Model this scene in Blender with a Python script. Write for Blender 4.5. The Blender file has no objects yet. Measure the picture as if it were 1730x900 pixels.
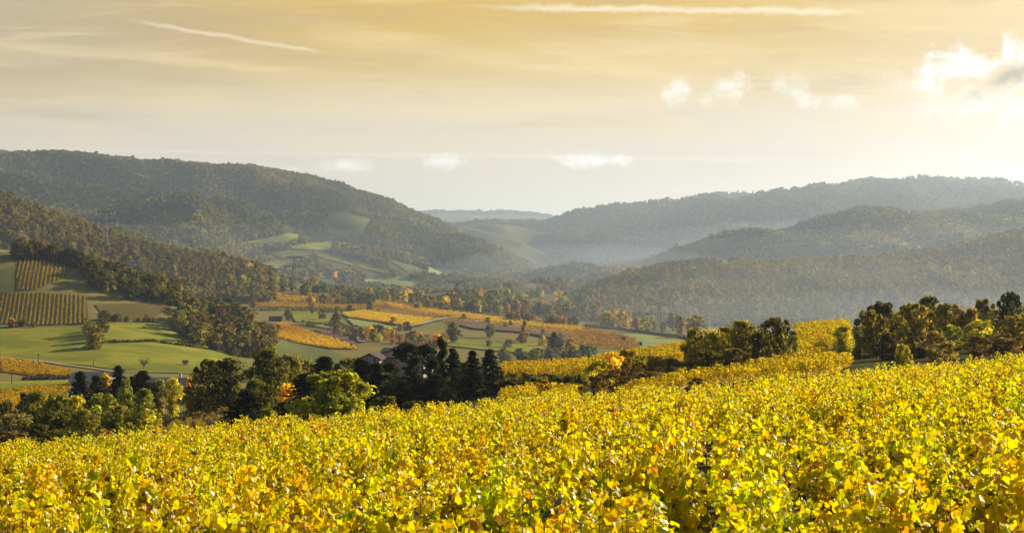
import bpy, math, random
import numpy as np
from mathutils import Vector, geometry as mgeo

S = bpy.context.scene
COL = S.collection
R = math.radians
F = 2088.0            # focal length in photograph pixels (1730 wide)
HY = 430.0            # row of the horizon
CX = 865.0

# ------------------------------------------------------------------ camera
cam = bpy.data.cameras.new('camera'); camo = bpy.data.objects.new('camera', cam); COL.objects.link(camo)
camo.location = (0, 0, 0); camo.rotation_euler = (R(90), 0, 0)
cam.sensor_fit = 'HORIZONTAL'; cam.sensor_width = 36.0
cam.lens = 36.0*F/1730.0
cam.shift_y = (HY-450.0)/1730.0
cam.clip_start = 0.1; cam.clip_end = 120000
S.camera = camo

# ------------------------------------------------------------------ sun + view
SUN_AZ, SUN_EL = 53.0, 21.0
sd = Vector((math.sin(R(SUN_AZ))*math.cos(R(SUN_EL)), math.cos(R(SUN_AZ))*math.cos(R(SUN_EL)), math.sin(R(SUN_EL))))
sl = bpy.data.lights.new('sun', 'SUN'); sl.energy = 5.0; sl.angle = R(0.5); sl.color = (1.0, 0.87, 0.66)
so = bpy.data.objects.new('sun', sl); COL.objects.link(so)
so.rotation_euler = (-sd).to_track_quat('-Z', 'Y').to_euler(); so.location = sd*200
S.view_settings.view_transform = 'Standard'; S.view_settings.look = 'None'
S.view_settings.exposure = 0.90; S.view_settings.gamma = 1.0; S.view_settings.use_curve_mapping = False
S.cycles.max_bounces = 6; S.cycles.diffuse_bounces = 3; S.cycles.glossy_bounces = 2
S.cycles.transmission_bounces = 4; S.cycles.volume_bounces = 0; S.cycles.transparent_max_bounces = 6
S.cycles.use_denoising = True
S.cycles.sample_clamp_indirect = 4.0

def lin(r, g, b):
    f = lambda c: (c/255/12.92) if c/255 <= .04045 else ((c/255+.055)/1.055)**2.4
    return (f(r), f(g), f(b), 1.0)

# ------------------------------------------------------------------ node helper
class NT:
    def __init__(s, tree): s.t = tree; s.n = tree.nodes; s.l = tree.links
    def node(s, typ, **kw):
        n = s.n.new(typ)
        for k, v in kw.items(): setattr(n, k, v)
        return n
    def put(s, sock, v):
        if v is None: return
        if hasattr(v, 'is_output'): s.l.new(v, sock)
        else: sock.default_value = v
    def m(s, op, a=None, b=None, c=None, clamp=False):
        n = s.node('ShaderNodeMath', operation=op, use_clamp=clamp)
        for i, v in enumerate((a, b, c)): s.put(n.inputs[i], v)
        return n.outputs[0]
    def mix(s, f, a, b, bt='MIX'):
        n = s.node('ShaderNodeMix', data_type='RGBA', blend_type=bt)
        s.put(n.inputs[0], f); s.put(n.inputs[6], a); s.put(n.inputs[7], b)
        return n.outputs[2]
    def sstep(s, x, a, b):
        n = s.node('ShaderNodeMapRange', interpolation_type='SMOOTHSTEP')
        s.put(n.inputs[0], x); n.inputs[1].default_value = a; n.inputs[2].default_value = b
        return n.outputs[0]
    def xyz(s, x, y, z):
        n = s.node('ShaderNodeCombineXYZ')
        for i, v in enumerate((x, y, z)): s.put(n.inputs[i], v)
        return n.outputs[0]
    def noise(s, vec, scale, detail=4, rough=.55, dist=0.0):
        n = s.node('ShaderNodeTexNoise'); s.put(n.inputs['Vector'], vec)
        n.inputs['Scale'].default_value = scale; n.inputs['Detail'].default_value = detail
        n.inputs['Roughness'].default_value = rough; n.inputs['Distortion'].default_value = dist
        return n.outputs[0]
    def ramp(s, x, stops):
        n = s.node('ShaderNodeValToRGB'); s.put(n.inputs[0], x); e = n.color_ramp.elements
        while len(e) < len(stops): e.new(.5)
        for q, (p, c) in zip(e, stops): q.position = p; q.color = c
        return n.outputs[0]

# ------------------------------------------------------------------ world
SKY_K = 0.06; SKY_V = 0.575
w = bpy.data.worlds.new('World'); S.world = w; w.use_nodes = True
t = NT(w.node_tree); t.n.clear()
def build_world():
    sky = t.node('ShaderNodeTexSky', sky_type='NISHITA'); sky.sun_disc = False
    sky.sun_elevation = R(SUN_EL); sky.sun_rotation = R(SUN_AZ); sky.air_density = 1.0; sky.dust_density = 1.5; sky.altitude = 300
    tc = t.node('ShaderNodeTexCoord'); sp = t.node('ShaderNodeSeparateXYZ'); t.l.new(tc.outputs['Generated'], sp.inputs[0])
    x, y, z = sp.outputs
    yy = t.m('MAXIMUM', y, .08)
    u = t.m('MULTIPLY', t.m('DIVIDE', x, yy), 2.088)      # tangent of azimuth, in thousands of photo pixels
    v = t.m('MULTIPLY', t.m('DIVIDE', z, yy), 2.088)      # tangent of elevation
    base = t.ramp(t.m('DIVIDE', v, .6, clamp=True), [
        (0.0, lin(220, 209, 178)), (.13, lin(222, 212, 188)), (.28, lin(221, 211, 192)), (.40, lin(224, 209, 178)),
        (.52, lin(222, 192, 120)), (.64, lin(216, 178, 78)), (.74, lin(220, 180, 70)), (1.0, lin(205, 170, 100))])
    left = t.m('MULTIPLY', t.sstep(u, -.15, -.85), t.sstep(v, .18, .36))
    base = t.mix(t.m('MULTIPLY', left, .75), base, lin(184, 172, 150))
    right = t.sstep(u, .25, .95)
    base = t.mix(t.m('MULTIPLY', right, .55), base, lin(246, 222, 176))
    glow = t.m('MULTIPLY', t.sstep(u, .35, .95), t.sstep(v, .36, .12))
    base = t.mix(t.m('MULTIPLY', glow, .7), base, lin(236, 231, 222))
    # cirrus veil, stretched along the horizon
    n1 = t.noise(t.xyz(t.m('MULTIPLY', u, 1.5), t.m('ADD', t.m('MULTIPLY', v, 13), t.m('MULTIPLY', u, 1.2)), 1.7), 1.0, 7, .55, .55)
    n2 = t.noise(t.xyz(t.m('MULTIPLY', u, 3.4), t.m('MULTIPLY', v, 34), 4.2), 1.0, 6, .6, .4)
    up = t.sstep(v, .1, .3)
    base = t.mix(t.m('MULTIPLY', t.m('MULTIPLY', t.sstep(n1, .46, .74), up), .62), base, lin(246, 220, 164))
    base = t.mix(t.m('MULTIPLY', t.m('MULTIPLY', t.sstep(n1, .5, .28), up), .3), base, lin(186, 160, 110))
    base = t.mix(t.m('MULTIPLY', t.m('MULTIPLY', t.sstep(n2, .50, .72), up), .42), base, lin(248, 222, 164))
    base = t.mix(t.m('MULTIPLY', t.m('MULTIPLY', t.sstep(n2, .5, .3), up), .30), base, lin(178, 158, 120))
    # vapour trails
    nz = t.noise(t.xyz(t.m('MULTIPLY', u, 22), t.m('MULTIPLY', v, 22), 0), 1.0, 6, .65)
    nzl = t.noise(t.xyz(t.m('MULTIPLY', u, 4), 0, 3), 1.0, 3, .5)
    def trail(c, x0, y0, x1, y1, wd, s, rag):
        u0, v0, u1, v1 = (x0-CX)/1000, (HY-y0)/1000, (x1-CX)/1000, (HY-y1)/1000
        k = (v1-v0)/(u1-u0)
        d = t.m('SUBTRACT', v, t.m('ADD', t.m('MULTIPLY', u, k), v0-k*u0))
        d = t.m('ADD', d, t.m('MULTIPLY', t.m('SUBTRACT', nz, .5), rag))
        d = t.m('ADD', d, t.m('MULTIPLY', t.m('SUBTRACT', nzl, .5), .010))
        a = t.sstep(t.m('ABSOLUTE', d), wd, 0)
        e = (u1-u0)*.25
        a = t.m('MULTIPLY', a, t.m('MULTIPLY', t.sstep(u, u0, u0+e), t.sstep(u, u1, u1-e*.5)))
        return t.mix(t.m('MULTIPLY', a, s), c, lin(255, 240, 205))
    base = trail(base, 200, 32, 555, 90, .0060, .5, .016)
    base = trail(base, 780, 12, 1480, 21, .0090, .7, .026)
    base = trail(base, 0, 252, 1400, 272, .006, .35, .006)
    # small bright cumulus
    vec = t.xyz(u, v, 0)
    nb = t.noise(vec, 22, 10, .62, .25); nc = t.noise(vec, 60, 8, .68)
    bump = t.m('ADD', t.m('MULTIPLY', t.m('SUBTRACT', nb, .5), 3.0), t.m('MULTIPLY', t.m('SUBTRACT', nc, .5), 1.2))
    def cloud(c, px, py, rx, ry, s, col, soft=.55, tilt=0.0):
        du = t.m('DIVIDE', t.m('SUBTRACT', u, (px-CX)/1000), rx/1000)
        dv = t.m('DIVIDE', t.m('SUBTRACT', t.m('SUBTRACT', v, (HY-py)/1000), t.m('MULTIPLY', t.m('SUBTRACT', u, (px-CX)/1000), tilt)), ry/1000)
        r = t.m('SQRT', t.m('ADD', t.m('MULTIPLY', du, du), t.m('MULTIPLY', dv, dv)))
        a = t.sstep(t.m('ADD', r, bump), 1.0, 1.0-soft)
        return t.mix(t.m('MULTIPLY', a, s), c, col)
    W = lin(255, 252, 244)
    base = cloud(base, 1135, 158, 42, 28, .85, W, 1.2, .5)
    base = cloud(base, 1222, 152, 50, 34, .8, W, 1.3)
    base = cloud(base, 1345, 152, 56, 30, .8, W, 1.3, -.5)
    base = cloud(base, 1420, 172, 60, 16, .5, W, 1.4)
    base = cloud(base, 1650, 170, 200, 75, .9, lin(250, 244, 232), 1.7)
    base = cloud(base, 1740, 185, 120, 55, .6, lin(253, 250, 244), 1.5)
    base = cloud(base, 1625, 118, 92, 46, .95, lin(255, 253, 248), .95)
    base = cloud(base, 1728, 95, 48, 42, .95, lin(255, 252, 244), .9)
    base = cloud(base, 1700, 130, 95, 27, .95, lin(172, 156, 126), 1.2, .45)
    base = cloud(base, 760, 273, 58, 17, 1.0, lin(255, 253, 244), 1.2)
    base = cloud(base, 580, 280, 56, 15, .95, lin(255, 250, 236), 1.2)
    base = cloud(base, 495, 286, 26, 8, .5, lin(255, 240, 208), 1.2)
    base = cloud(base, 1015, 272, 82, 15, 1.0, lin(255, 253, 246), 1.2)
    base = cloud(base, 945, 268, 32, 13, .75, lin(255, 248, 232), 1.2, -.4)
    # the cloud veil lies low in the sun's half of the sky; higher up and behind it is clear
    k = t.m('MULTIPLY', t.sstep(v, .95, .45), t.sstep(y, -.1, .45))
    veil = t.mix(1.0, base, (SKY_V/SKY_K, SKY_V/SKY_K, SKY_V/SKY_K, 1), 'MULTIPLY')
    colr = t.mix(k, sky.outputs[0], veil)
    bg = t.node('ShaderNodeBackground'); bg.inputs[1].default_value = SKY_K
    out = t.node('ShaderNodeOutputWorld')
    t.l.new(colr, bg.inputs[0]); t.l.new(bg.outputs[0], out.inputs[0])
build_world()

# ------------------------------------------------------------------ tags
def tag(o, label=None, cat=None, group=None, kind=None):
    if label: o['label'] = label
    if cat: o['category'] = cat
    if group: o['group'] = group
    if kind: o['kind'] = kind
    return o
def link(name, me, parent=None):
    o = bpy.data.objects.new(name, me); COL.objects.link(o)
    if parent: o.parent = parent
    return o
def empty(name, loc, rz=0.0):
    o = bpy.data.objects.new(name, None); COL.objects.link(o); o.location = loc; o.rotation_euler = (0, 0, rz)
    o.empty_display_size = .3
    return o

# ------------------------------------------------------------------ mesh helper
def mk(name, verts, faces, mats, midx=None, tint=None, smooth=False):
    """faces: list of (k,m) int arrays"""
    me = bpy.data.meshes.new(name)
    verts = np.asarray(verts, np.float32)
    me.vertices.add(len(verts)); me.vertices.foreach_set('co', verts.ravel())
    if faces:
        loops = np.concatenate([f.ravel() for f in faces]).astype(np.int32)
        tot = np.concatenate([np.full(len(f), f.shape[1]) for f in faces]).astype(np.int32)
        start = np.concatenate([[0], np.cumsum(tot)[:-1]]).astype(np.int32)
        me.loops.add(len(loops)); me.loops.foreach_set('vertex_index', loops)
        me.polygons.add(len(tot)); me.polygons.foreach_set('loop_start', start); me.polygons.foreach_set('loop_total', tot)
        if midx is not None: me.polygons.foreach_set('material_index', np.asarray(midx, np.int32))
        me.polygons.foreach_set('use_smooth', np.full(len(tot), smooth))
    if tint is not None:
        a = me.attributes.new('tint', 'FLOAT_COLOR', 'POINT')
        c = np.ones((len(verts), 4), np.float32); c[:, :3] = tint
        a.data.foreach_set('color', c.ravel())
    for m in mats: me.materials.append(m)
    me.update(calc_edges=True); me.validate()
    return me

class MB:
    """boxes, tubes and prisms gathered into one mesh"""
    def __init__(s): s.v = []; s.q = []; s.n = 0
    def add(s, v, faces):
        s.v.append(np.asarray(v, float))
        for f in faces: s.q.append([i+s.n for i in f])
        s.n += len(v)
    def box(s, x0, y0, z0, x1, y1, z1):
        v = [(x0, y0, z0), (x1, y0, z0), (x1, y1, z0), (x0, y1, z0), (x0, y0, z1), (x1, y0, z1), (x1, y1, z1), (x0, y1, z1)]
        s.add(v, [(0, 3, 2, 1), (4, 5, 6, 7), (0, 1, 5, 4), (1, 2, 6, 5), (2, 3, 7, 6), (3, 0, 4, 7)]); return s
    def bar(s, a, b, r, sides=4, r2=None):
        v, q = tube([a, b], [r, r if r2 is None else r2], sides, cap=True)
        s.add(v, q); return s
    def build(s, name, mat, parent=None):
        me = bpy.data.meshes.new(name)
        me.from_pydata(np.concatenate(s.v).tolist(), [], s.q); me.materials.append(mat)
        return link(name, me, parent)

def tube(pts, rad, sides=5, cap=False):
    pts = np.asarray(pts, float); n = len(pts)
    d = np.gradient(pts, axis=0); d /= np.linalg.norm(d, axis=1)[:, None]+1e-9
    ref = np.where(np.abs(d[:, 2:3]) > .9, np.array([[1., 0, 0]]), np.array([[0, 0, 1.]]))
    a = np.cross(d, ref); a /= np.linalg.norm(a, axis=1)[:, None]+1e-9; b = np.cross(d, a)
    th = np.arange(sides)*2*math.pi/sides
    v = pts[:, None]+np.asarray(rad)[:, None, None]*(a[:, None]*np.cos(th)[None, :, None]+b[:, None]*np.sin(th)[None, :, None])
    q = []
    for i in range(n-1):
        for j in range(sides):
            q.append((i*sides+j, i*sides+(j+1) % sides, (i+1)*sides+(j+1) % sides, (i+1)*sides+j))
    if cap:
        q.append(tuple(range(sides))[::-1]); q.append(tuple((n-1)*sides+j for j in range(sides)))
        return v.reshape(-1, 3), q
    return v.reshape(-1, 3), np.array(q)

# ------------------------------------------------------------------ materials
def newmat(name):
    m = bpy.data.materials.new(name); m.use_nodes = True; k = NT(m.node_tree); k.n.clear()
    out = k.node('ShaderNodeOutputMaterial'); return m, k, out
def plain(name, col, rough=.8, nscale=6.0, amt=.25, bump=.0, col2=None, metal=0.0):
    m, k, out = newmat(name)
    p = k.node('ShaderNodeBsdfPrincipled'); p.inputs['Roughness'].default_value = rough; p.inputs['Metallic'].default_value = metal
    tc = k.node('ShaderNodeTexCoord')
    n = k.noise(tc.outputs['Object'], nscale, 6, .6)
    c2 = col2 or tuple(c*(1-amt*1.6) for c in col)
    k.l.new(k.mix(k.sstep(n, .35, .68), (*c2, 1), (*col, 1)), p.inputs['Base Color'])
    if bump:
        b = k.node('ShaderNodeBump'); b.inputs['Strength'].default_value = bump; k.l.new(n, b.inputs['Height']); k.l.new(b.outputs[0], p.inputs['Normal'])
    k.l.new(p.outputs[0], out.inputs[0]); return m
def foliage(name, inst=False, trans=.4, gloss=0.0, tcol=None, rough=.4):
    """leaf colour = per-leaf variation x colour of the plant; light passes through the leaves"""
    m, k, out = newmat(name)
    a = k.node('ShaderNodeAttribute', attribute_name='tint')
    if inst: b = k.node('ShaderNodeAttribute', attribute_name='itint', attribute_type='INSTANCER').outputs['Color']
    else: b = k.node('ShaderNodeObjectInfo').outputs['Color']
    c = k.mix(1.0, a.outputs['Color'], b, 'MULTIPLY')
    d = k.node('ShaderNodeBsdfDiffuse'); tr = k.node('ShaderNodeBsdfTranslucent')
    k.l.new(c, d.inputs[0]); k.l.new(k.mix(1.0, c, tcol or (1.25, 1.15, .6, 1), 'MULTIPLY'), tr.inputs[0])
    mx = k.node('ShaderNodeMixShader'); mx.inputs[0].default_value = trans
    k.l.new(d.outputs[0], mx.inputs[1]); k.l.new(tr.outputs[0], mx.inputs[2]); o = mx.outputs[0]
    if gloss:
        g = k.node('ShaderNodeBsdfGlossy'); g.inputs['Roughness'].default_value = rough
        m2 = k.node('ShaderNodeMixShader'); fr = k.node('ShaderNodeFresnel'); fr.inputs[0].default_value = 1.42
        k.l.new(k.m('MULTIPLY', fr.outputs[0], gloss), m2.inputs[0]); k.l.new(o, m2.inputs[1]); k.l.new(g.outputs[0], m2.inputs[2]); o = m2.outputs[0]
    k.l.new(o, out.inputs[0]); return m
def ground_mat(name, c1, c2, c3, s1=.02, s2=.4, stretch=1.0, streak=0.0):
    """two-scale patchy ground"""
    m, k, out = newmat(name)
    geo = k.node('ShaderNodeNewGeometry')
    n1 = k.noise(geo.outputs['Position'], s1, 5, .6, .4); n2 = k.noise(geo.outputs['Position'], s2, 6, .7)
    c = k.mix(k.sstep(n1, .38, .62), (*c1, 1), (*c2, 1))
    c = k.mix(k.m('MULTIPLY', k.sstep(n2, .48, .72), .6), c, (*c3, 1))
    mp = k.node('ShaderNodeMapping'); mp.inputs['Scale'].default_value = (.012, .10, .05); mp.inputs['Rotation'].default_value = (0, 0, .12); k.l.new(geo.outputs['Position'], mp.inputs[0])
    n3 = k.noise(mp.outputs[0], 1.0, 4, .6, .3); c = k.mix(k.m('MULTIPLY', k.sstep(n3, .45, .68), .55), c, (c1[0]*1.45, c1[1]*1.2, c1[2]*1.1, 1)); c = k.mix(k.m('MULTIPLY', k.sstep(n3, .45, .30), .4), c, (c1[0]*.7, c1[1]*.75, c1[2]*.8, 1))
    d = k.node('ShaderNodeBsdfDiffuse'); k.l.new(c, d.inputs[0])
    b = k.node('ShaderNodeBump'); b.inputs['Strength'].default_value = .5; b.inputs['Distance'].default_value = .4
    k.l.new(n2, b.inputs['Height']); k.l.new(b.outputs[0], d.inputs['Normal'])
    k.l.new(d.outputs[0], out.inputs[0]); return m

M_leaf = foliage('tree foliage', False, .54, 0, (1.5, 1.3, .5, 1))
M_leaf_i = foliage('wood foliage', True, .5)
M_vine = foliage('vine leaf', False, .50, .05, (1.4, 1.3, .22, 1), .38)
M_vine_i = foliage('vine leaf afield', True, .50, .045, (1.4, 1.3, .22, 1), .38)
M_bark = plain('bark', (.085, .06, .042), .9, 9, .4, .4)
M_vinewood = plain('vine wood', (.10, .065, .04), .85, 20, .35, .3)
M_post = plain('weathered post wood', (.30, .28, .25), .8, 14, .4, .3, (.14, .125, .11))
M_wire = plain('fence wire', (.25, .24, .23), .45, 5, .2, 0, None, .7)
M_soil = ground_mat('vineyard soil', (.10, .075, .045), (.14, .105, .06), (.10, .11, .04), .3, 3.0)
M_slope = ground_mat('rough slope grass', (.055, .065, .022), (.085, .075, .032), (.12, .095, .04), .05, .6)
M_valley = ground_mat('valley grass and stubble', (.19, .155, .05), (.14, .145, .038), (.22, .15, .06), .012, .15)
M_wood = ground_mat('woodland floor', (.10, .10, .035), (.13, .11, .04), (.08, .085, .035), .01, .1)
M_green = ground_mat('meadow grass', (.15, .165, .024), (.265, .245, .03), (.13, .14, .024), .03, .35)
M_palegreen = ground_mat('pale meadow grass', (.22, .25, .08), (.27, .27, .10), (.18, .21, .07), .03, .3)
M_dim = ground_mat('dull dark hill pasture grass', (.075, .09, .028), (.09, .095, .03), (.06, .07, .025), .02, .2)  # darker, duller green than the other hill meadows
M_dull = ground_mat('dull pasture', (.10, .12, .035), (.13, .13, .045), (.08, .10, .03), .02, .2)
M_brown = ground_mat('ploughed soil', (.13, .085, .06), (.16, .10, .065), (.18, .12, .06), .05, .5)
M_knoll = ground_mat('grassy vineyard ground', (.11, .085, .03), (.13, .10, .032), (.09, .085, .03), .05, .5)
M_gold = ground_mat('yellowing vineyard ground', (.34, .21, .045), (.40, .26, .05), (.25, .15, .05), .05, .5)
M_track = ground_mat('farm track', (.30, .27, .17), (.25, .24, .13), (.35, .31, .22), .05, .6)
M_render = plain('house render', (.40, .29, .22), .85, 3, .12)
M_white = plain('white wall paint', (.78, .75, .70), .8, 3, .1)
M_roof = plain('brown roof tile', (.075, .042, .032), .9, 5, .3, .3)
M_greyroof = plain('grey violet roof', (.22, .175, .165), .9, 3, .2, .2)
M_stonewall = plain('pale stone wall', (.42, .36, .31), .9, 3, .2)
M_shutter = plain('window dark', (.05, .05, .06), .3, 4, .2)
M_pylon = plain('galvanised steel', (.10, .11, .115), .7, 3, .2)
M_glassglint = plain('insulator glass glint white', (.75, .78, .78), .2, 3, .1)  # the glint of the glass insulators, put in as an even white colour

# ------------------------------------------------------------------ terrain
# Heights along each bearing: the crest of the near vineyard, the middle rise, the valley, the knoll, the ridges behind.
def plane(X, Y): return -2.23+.08*X-.1023*Y
ST = [
 (140, {-300: 775, 0: 760, 200: 748, 300: 738, 420: 734, 500: 725, 650: 712, 850: 690, 900: 674, 1000: 662, 1100: 650, 1200: 632, 1300: 618, 1430: 606, 1600: 600, 1730: 594, 2100: 590}),
 (240, {-300: 770, 0: 755, 150: 740, 250: 708, 300: 698, 400: 680, 500: 690, 600: 680, 750: 655, 850: 624, 990: 616, 1150: 591, 1340: 557, 1430: 552, 1550: 556, 1730: 562, 2100: 560}),
 (330, {0: 695, 400: 690, 600: 682, 850: 680, 1000: 690, 1150: 670, 1340: 640, 1730: 640}),
 (500, {0: 625, 200: 628, 400: 640, 500: 650, 700: 655, 900: 660, 1150: 670, 1400: 665, 1730: 660}),
 (650, {0: 550, 150: 550, 200: 558, 300: 574, 400: 602, 470: 614, 600: 621, 800: 622, 1000: 625, 1150: 630, 1730: 630}),
 (800, {-200: 420, 0: 424, 60: 430, 100: 440, 150: 455, 250: 481, 330: 506, 400: 538, 450: 566, 500: 586, 600: 590, 800: 594, 1000: 598, 1150: 602, 1730: 605}),
 (950, {0: 505, 300: 538, 450: 560, 600: 563, 800: 568, 1000: 575, 1150: 580, 1730: 585}),
 (1300, {0: 480, 200: 500, 400: 516, 600: 522, 800: 532, 1000: 545, 1150: 553, 1400: 556, 1730: 555}),
 (1600, {-300: 290, 0: 336, 100: 372, 200: 406, 300: 433, 400: 452, 480: 468, 520: 486, 600: 503, 800: 515, 950: 525, 1050: 502, 1150: 492, 1300: 480, 1500: 467, 1730: 442, 2100: 400}),
 (1850, {-300: 380, 0: 400, 200: 430, 400: 468, 480: 478, 600: 490, 800: 500, 900: 508, 960: 508, 985: 496, 1040: 474, 1100: 458, 1180: 448, 1300: 446, 1400: 444, 1500: 440, 1600: 422, 1730: 398, 2100: 340}),
 (2150, {0: 392, 200: 416, 400: 446, 600: 470, 800: 490, 900: 497, 985: 499, 1100: 482, 1300: 470, 1500: 465, 1730: 450}),
 (2450, {0: 384, 100: 396, 200: 408, 350: 422, 450: 434, 550: 444, 650: 458, 750: 470, 850: 482, 985: 497, 1100: 484, 1200: 468, 1300: 460, 1500: 450, 1730: 436}),
 (2800, {0: 322, 100: 344, 200: 356, 350: 370, 450: 388, 550: 407, 650: 431, 750: 452, 850: 470, 950: 488, 985: 493, 1100: 485, 1200: 465, 1300: 445, 1730: 410}),
 (3100, {0: 330, 200: 364, 350: 374, 450: 382, 550: 397, 650: 419, 750: 440, 850: 460, 950: 482, 985: 491, 1100: 474, 1200: 435, 1320: 421, 1350: 413, 1450: 392, 1550: 382, 1650: 375, 1730: 356, 2100: 320}),
 (4000, {-300: 258, 0: 266, 150: 268, 270: 280, 400: 294, 550: 315, 600: 328, 650: 345, 720: 375, 800: 410, 900: 455, 950: 474, 985: 484, 1000: 490, 1100: 455, 1200: 425, 1300: 428, 1500: 425, 1730: 400}),
 (4600, {0: 300, 400: 330, 720: 400, 800: 420, 900: 450, 985: 478, 1050: 446, 1100: 427, 1150: 410, 1200: 394, 1300: 374, 1400: 364, 1500: 361, 1600: 365, 1730: 355, 2100: 340}),
 (6200, {0: 330, 600: 400, 720: 396, 785: 384, 850: 378, 920: 381, 950: 374, 985: 358, 1030: 352, 1100: 350, 1180: 339, 1250: 328, 1330: 331, 1400: 324, 1500: 323, 1600: 320, 1690: 321, 1730: 334, 2100: 340}),
 (7500, {0: 350, 720: 388, 985: 378, 1730: 350}),
 (10000, {0: 370, 680: 368, 725: 361, 770: 359, 830: 364, 850: 362, 925: 365, 945: 374, 985: 382, 1100: 365, 1730: 350}),
 (14000, {0: 396, 1730: 392}),
 (40000, {0: 427, 1730: 427}),
]
LPX = np.arange(-1000, 2731, 2.0)
def _lut(d):
    k = sorted(d); y = np.interp(LPX, k, [d[a] for a in k])
    s = 8; g = np.exp(-.5*(np.arange(-24, 25)/s)**2); g /= g.sum()
    return np.convolve(np.pad(y, 24, mode='edge'), g, 'valid')
LUT = [(Y, _lut(d)) for Y, d in ST]
def vnoise(x, y, seed=0):
    xi = np.floor(x).astype(np.int64); yi = np.floor(y).astype(np.int64); fx = x-xi; fy = y-yi
    fx = fx*fx*(3-2*fx); fy = fy*fy*(3-2*fy)
    def h(a, b):
        n = (a*374761393+b*668265263+seed*1442695041) & 0xffffffff
        n = ((n ^ (n >> 13))*1274126177) & 0xffffffff
        return ((n ^ (n >> 16)) & 0xffff)/65535.0
    return (h(xi, yi)*(1-fx)+h(xi+1, yi)*fx)*(1-fy)+(h(xi, yi+1)*(1-fx)+h(xi+1, yi+1)*fx)*fy
def fbm(x, y, oct=4, seed=0):
    s = 0; a = .5; tot = 0
    for i in range(oct): s = s+a*vnoise(x*2**i, y*2**i, seed+i); tot += a; a *= .5
    return s/tot-.5
def H(X, Y):
    X = np.atleast_1d(np.asarray(X, float)); Y = np.atleast_1d(np.asarray(Y, float))
    X, Y = np.broadcast_arrays(X, Y); shp = X.shape; X = X.ravel(); Y = Y.ravel()
    Ys = np.maximum(Y, 4.0); s = np.clip(X/Ys, -.85, .85); px = CX+F*s
    Yc = 45+15*np.clip(px, -200, 1930)/1730
    kn = [.6*Yc, .85*Yc, Yc]; zs = [plane(s*k, k) for k in kn]; zs[2] = zs[2]-.25
    for Yk, l in LUT: kn.append(np.full_like(s, Yk)); zs.append(-(np.interp(px, LPX, l)-HY)/F*Yk)
    kn = np.stack(kn, 1); zs = np.stack(zs, 1)
    h = np.diff(kn, axis=1); dl = np.diff(zs, axis=1)/h
    m = np.zeros_like(zs)
    w1 = 2*h[:, 1:]+h[:, :-1]; w2 = h[:, 1:]+2*h[:, :-1]
    same = dl[:, :-1]*dl[:, 1:] > 0
    with np.errstate(all='ignore'):
        m[:, 1:-1] = np.where(same, (w1+w2)/(w1/dl[:, :-1]+w2/dl[:, 1:]), 0)
    m[:, 0] = dl[:, 0]; m[:, -1] = dl[:, -1]
    i = np.clip((kn <= Ys[:, None]).sum(1)-1, 0, kn.shape[1]-2); r = np.arange(len(s))
    hh = h[r, i]; tt = np.clip((Ys-kn[r, i])/hh, 0, 1)
    z = zs[r, i]*(2*tt**3-3*tt**2+1)+m[r, i]*hh*(tt**3-2*tt**2+tt)+zs[r, i+1]*(3*tt**2-2*tt**3)+m[r, i+1]*hh*(tt**3-tt**2)
    z = np.where(Y < kn[:, 0], plane(np.clip(X, -60, 60), Y), z)
    amp = np.interp(Y, [0, 90, 300, 500, 900, 1300, 2000, 4000, 6500, 9000, 30000], [0, 0, 1, 2.5, 3, 5, 14, 30, 42, 30, 10])
    z = z+amp*fbm(X/260+7, Y/420+3, 4, 11)
    crest = np.exp(-((Y-4000)/350)**2)*(px < 1000)+np.exp(-((Y-6200)/500)**2)+np.exp(-((Y-1850)/150)**2)*(px > 985)+np.exp(-((Y-1600)/120)**2)*(px < 540)
    amp2 = np.interp(Y, [1300, 1700, 2300, 3000, 4000, 6200, 8000], [0, 16, 65, 130, 155, 150, 20])*(1-.8*np.clip(crest, 0, 1))
    rg = np.abs(fbm((X+.35*Y)/520+1.3, (Y-.2*X)/900+9, 3, 23))*2; z = z+amp2*(.42-rg*1.6)
    return z.reshape(shp)
def H1(x, y): return float(H(x, y)[0])
def ray(px, py, ymin=62.0, ymax=16000.0):
    """where the line of sight first meets the land, for arrays of photo positions"""
    px = np.atleast_1d(np.asarray(px, float)); py = np.atleast_1d(np.asarray(py, float))
    Y = np.exp(np.linspace(math.log(ymin), math.log(ymax), 900)); s = (px-CX)/F
    hz = H(s[:, None]*Y[None], np.broadcast_to(Y[None], (len(s), len(Y)))); rz = -(py-HY)[:, None]/F*Y[None]
    hit = rz <= hz
    i = np.clip(np.argmax(hit, 1), 1, len(Y)-1); r = np.arange(len(s))
    a = rz[r, i-1]-hz[r, i-1]; b = rz[r, i]-hz[r, i]
    f = np.clip(a/(a-b+1e-9), 0, 1); yy = Y[i-1]+(Y[i]-Y[i-1])*f
    yy = np.where(hit.any(1), yy, ymax)
    return s*yy, yy

def strip(name, s0, s1, ns, y0, y1, ny, mat, label, split=None):
    ss = np.linspace(s0, s1, ns); yy = np.exp(np.linspace(math.log(y0), math.log(y1), ny)); yy[0] = y0; yy[-1] = y1
    Yg, Sg = np.meshgrid(yy, ss, indexing='ij'); X = Sg*Yg; Z = H(X, Yg)
    v = np.stack([X, Yg, Z], -1).reshape(-1, 3)
    i = np.arange(ny-1)[:, None]*ns+np.arange(ns-1)[None]; q = np.stack([i, i+1, i+ns+1, i+ns], -1).reshape(-1, 4)
    o = link(name, mk(name, v, [q], [mat], smooth=True)); tag(o, label, 'land', None, 'structure'); return o
sS = lambda px: (px-CX)/F
EL, ER = -.8, .8
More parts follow.
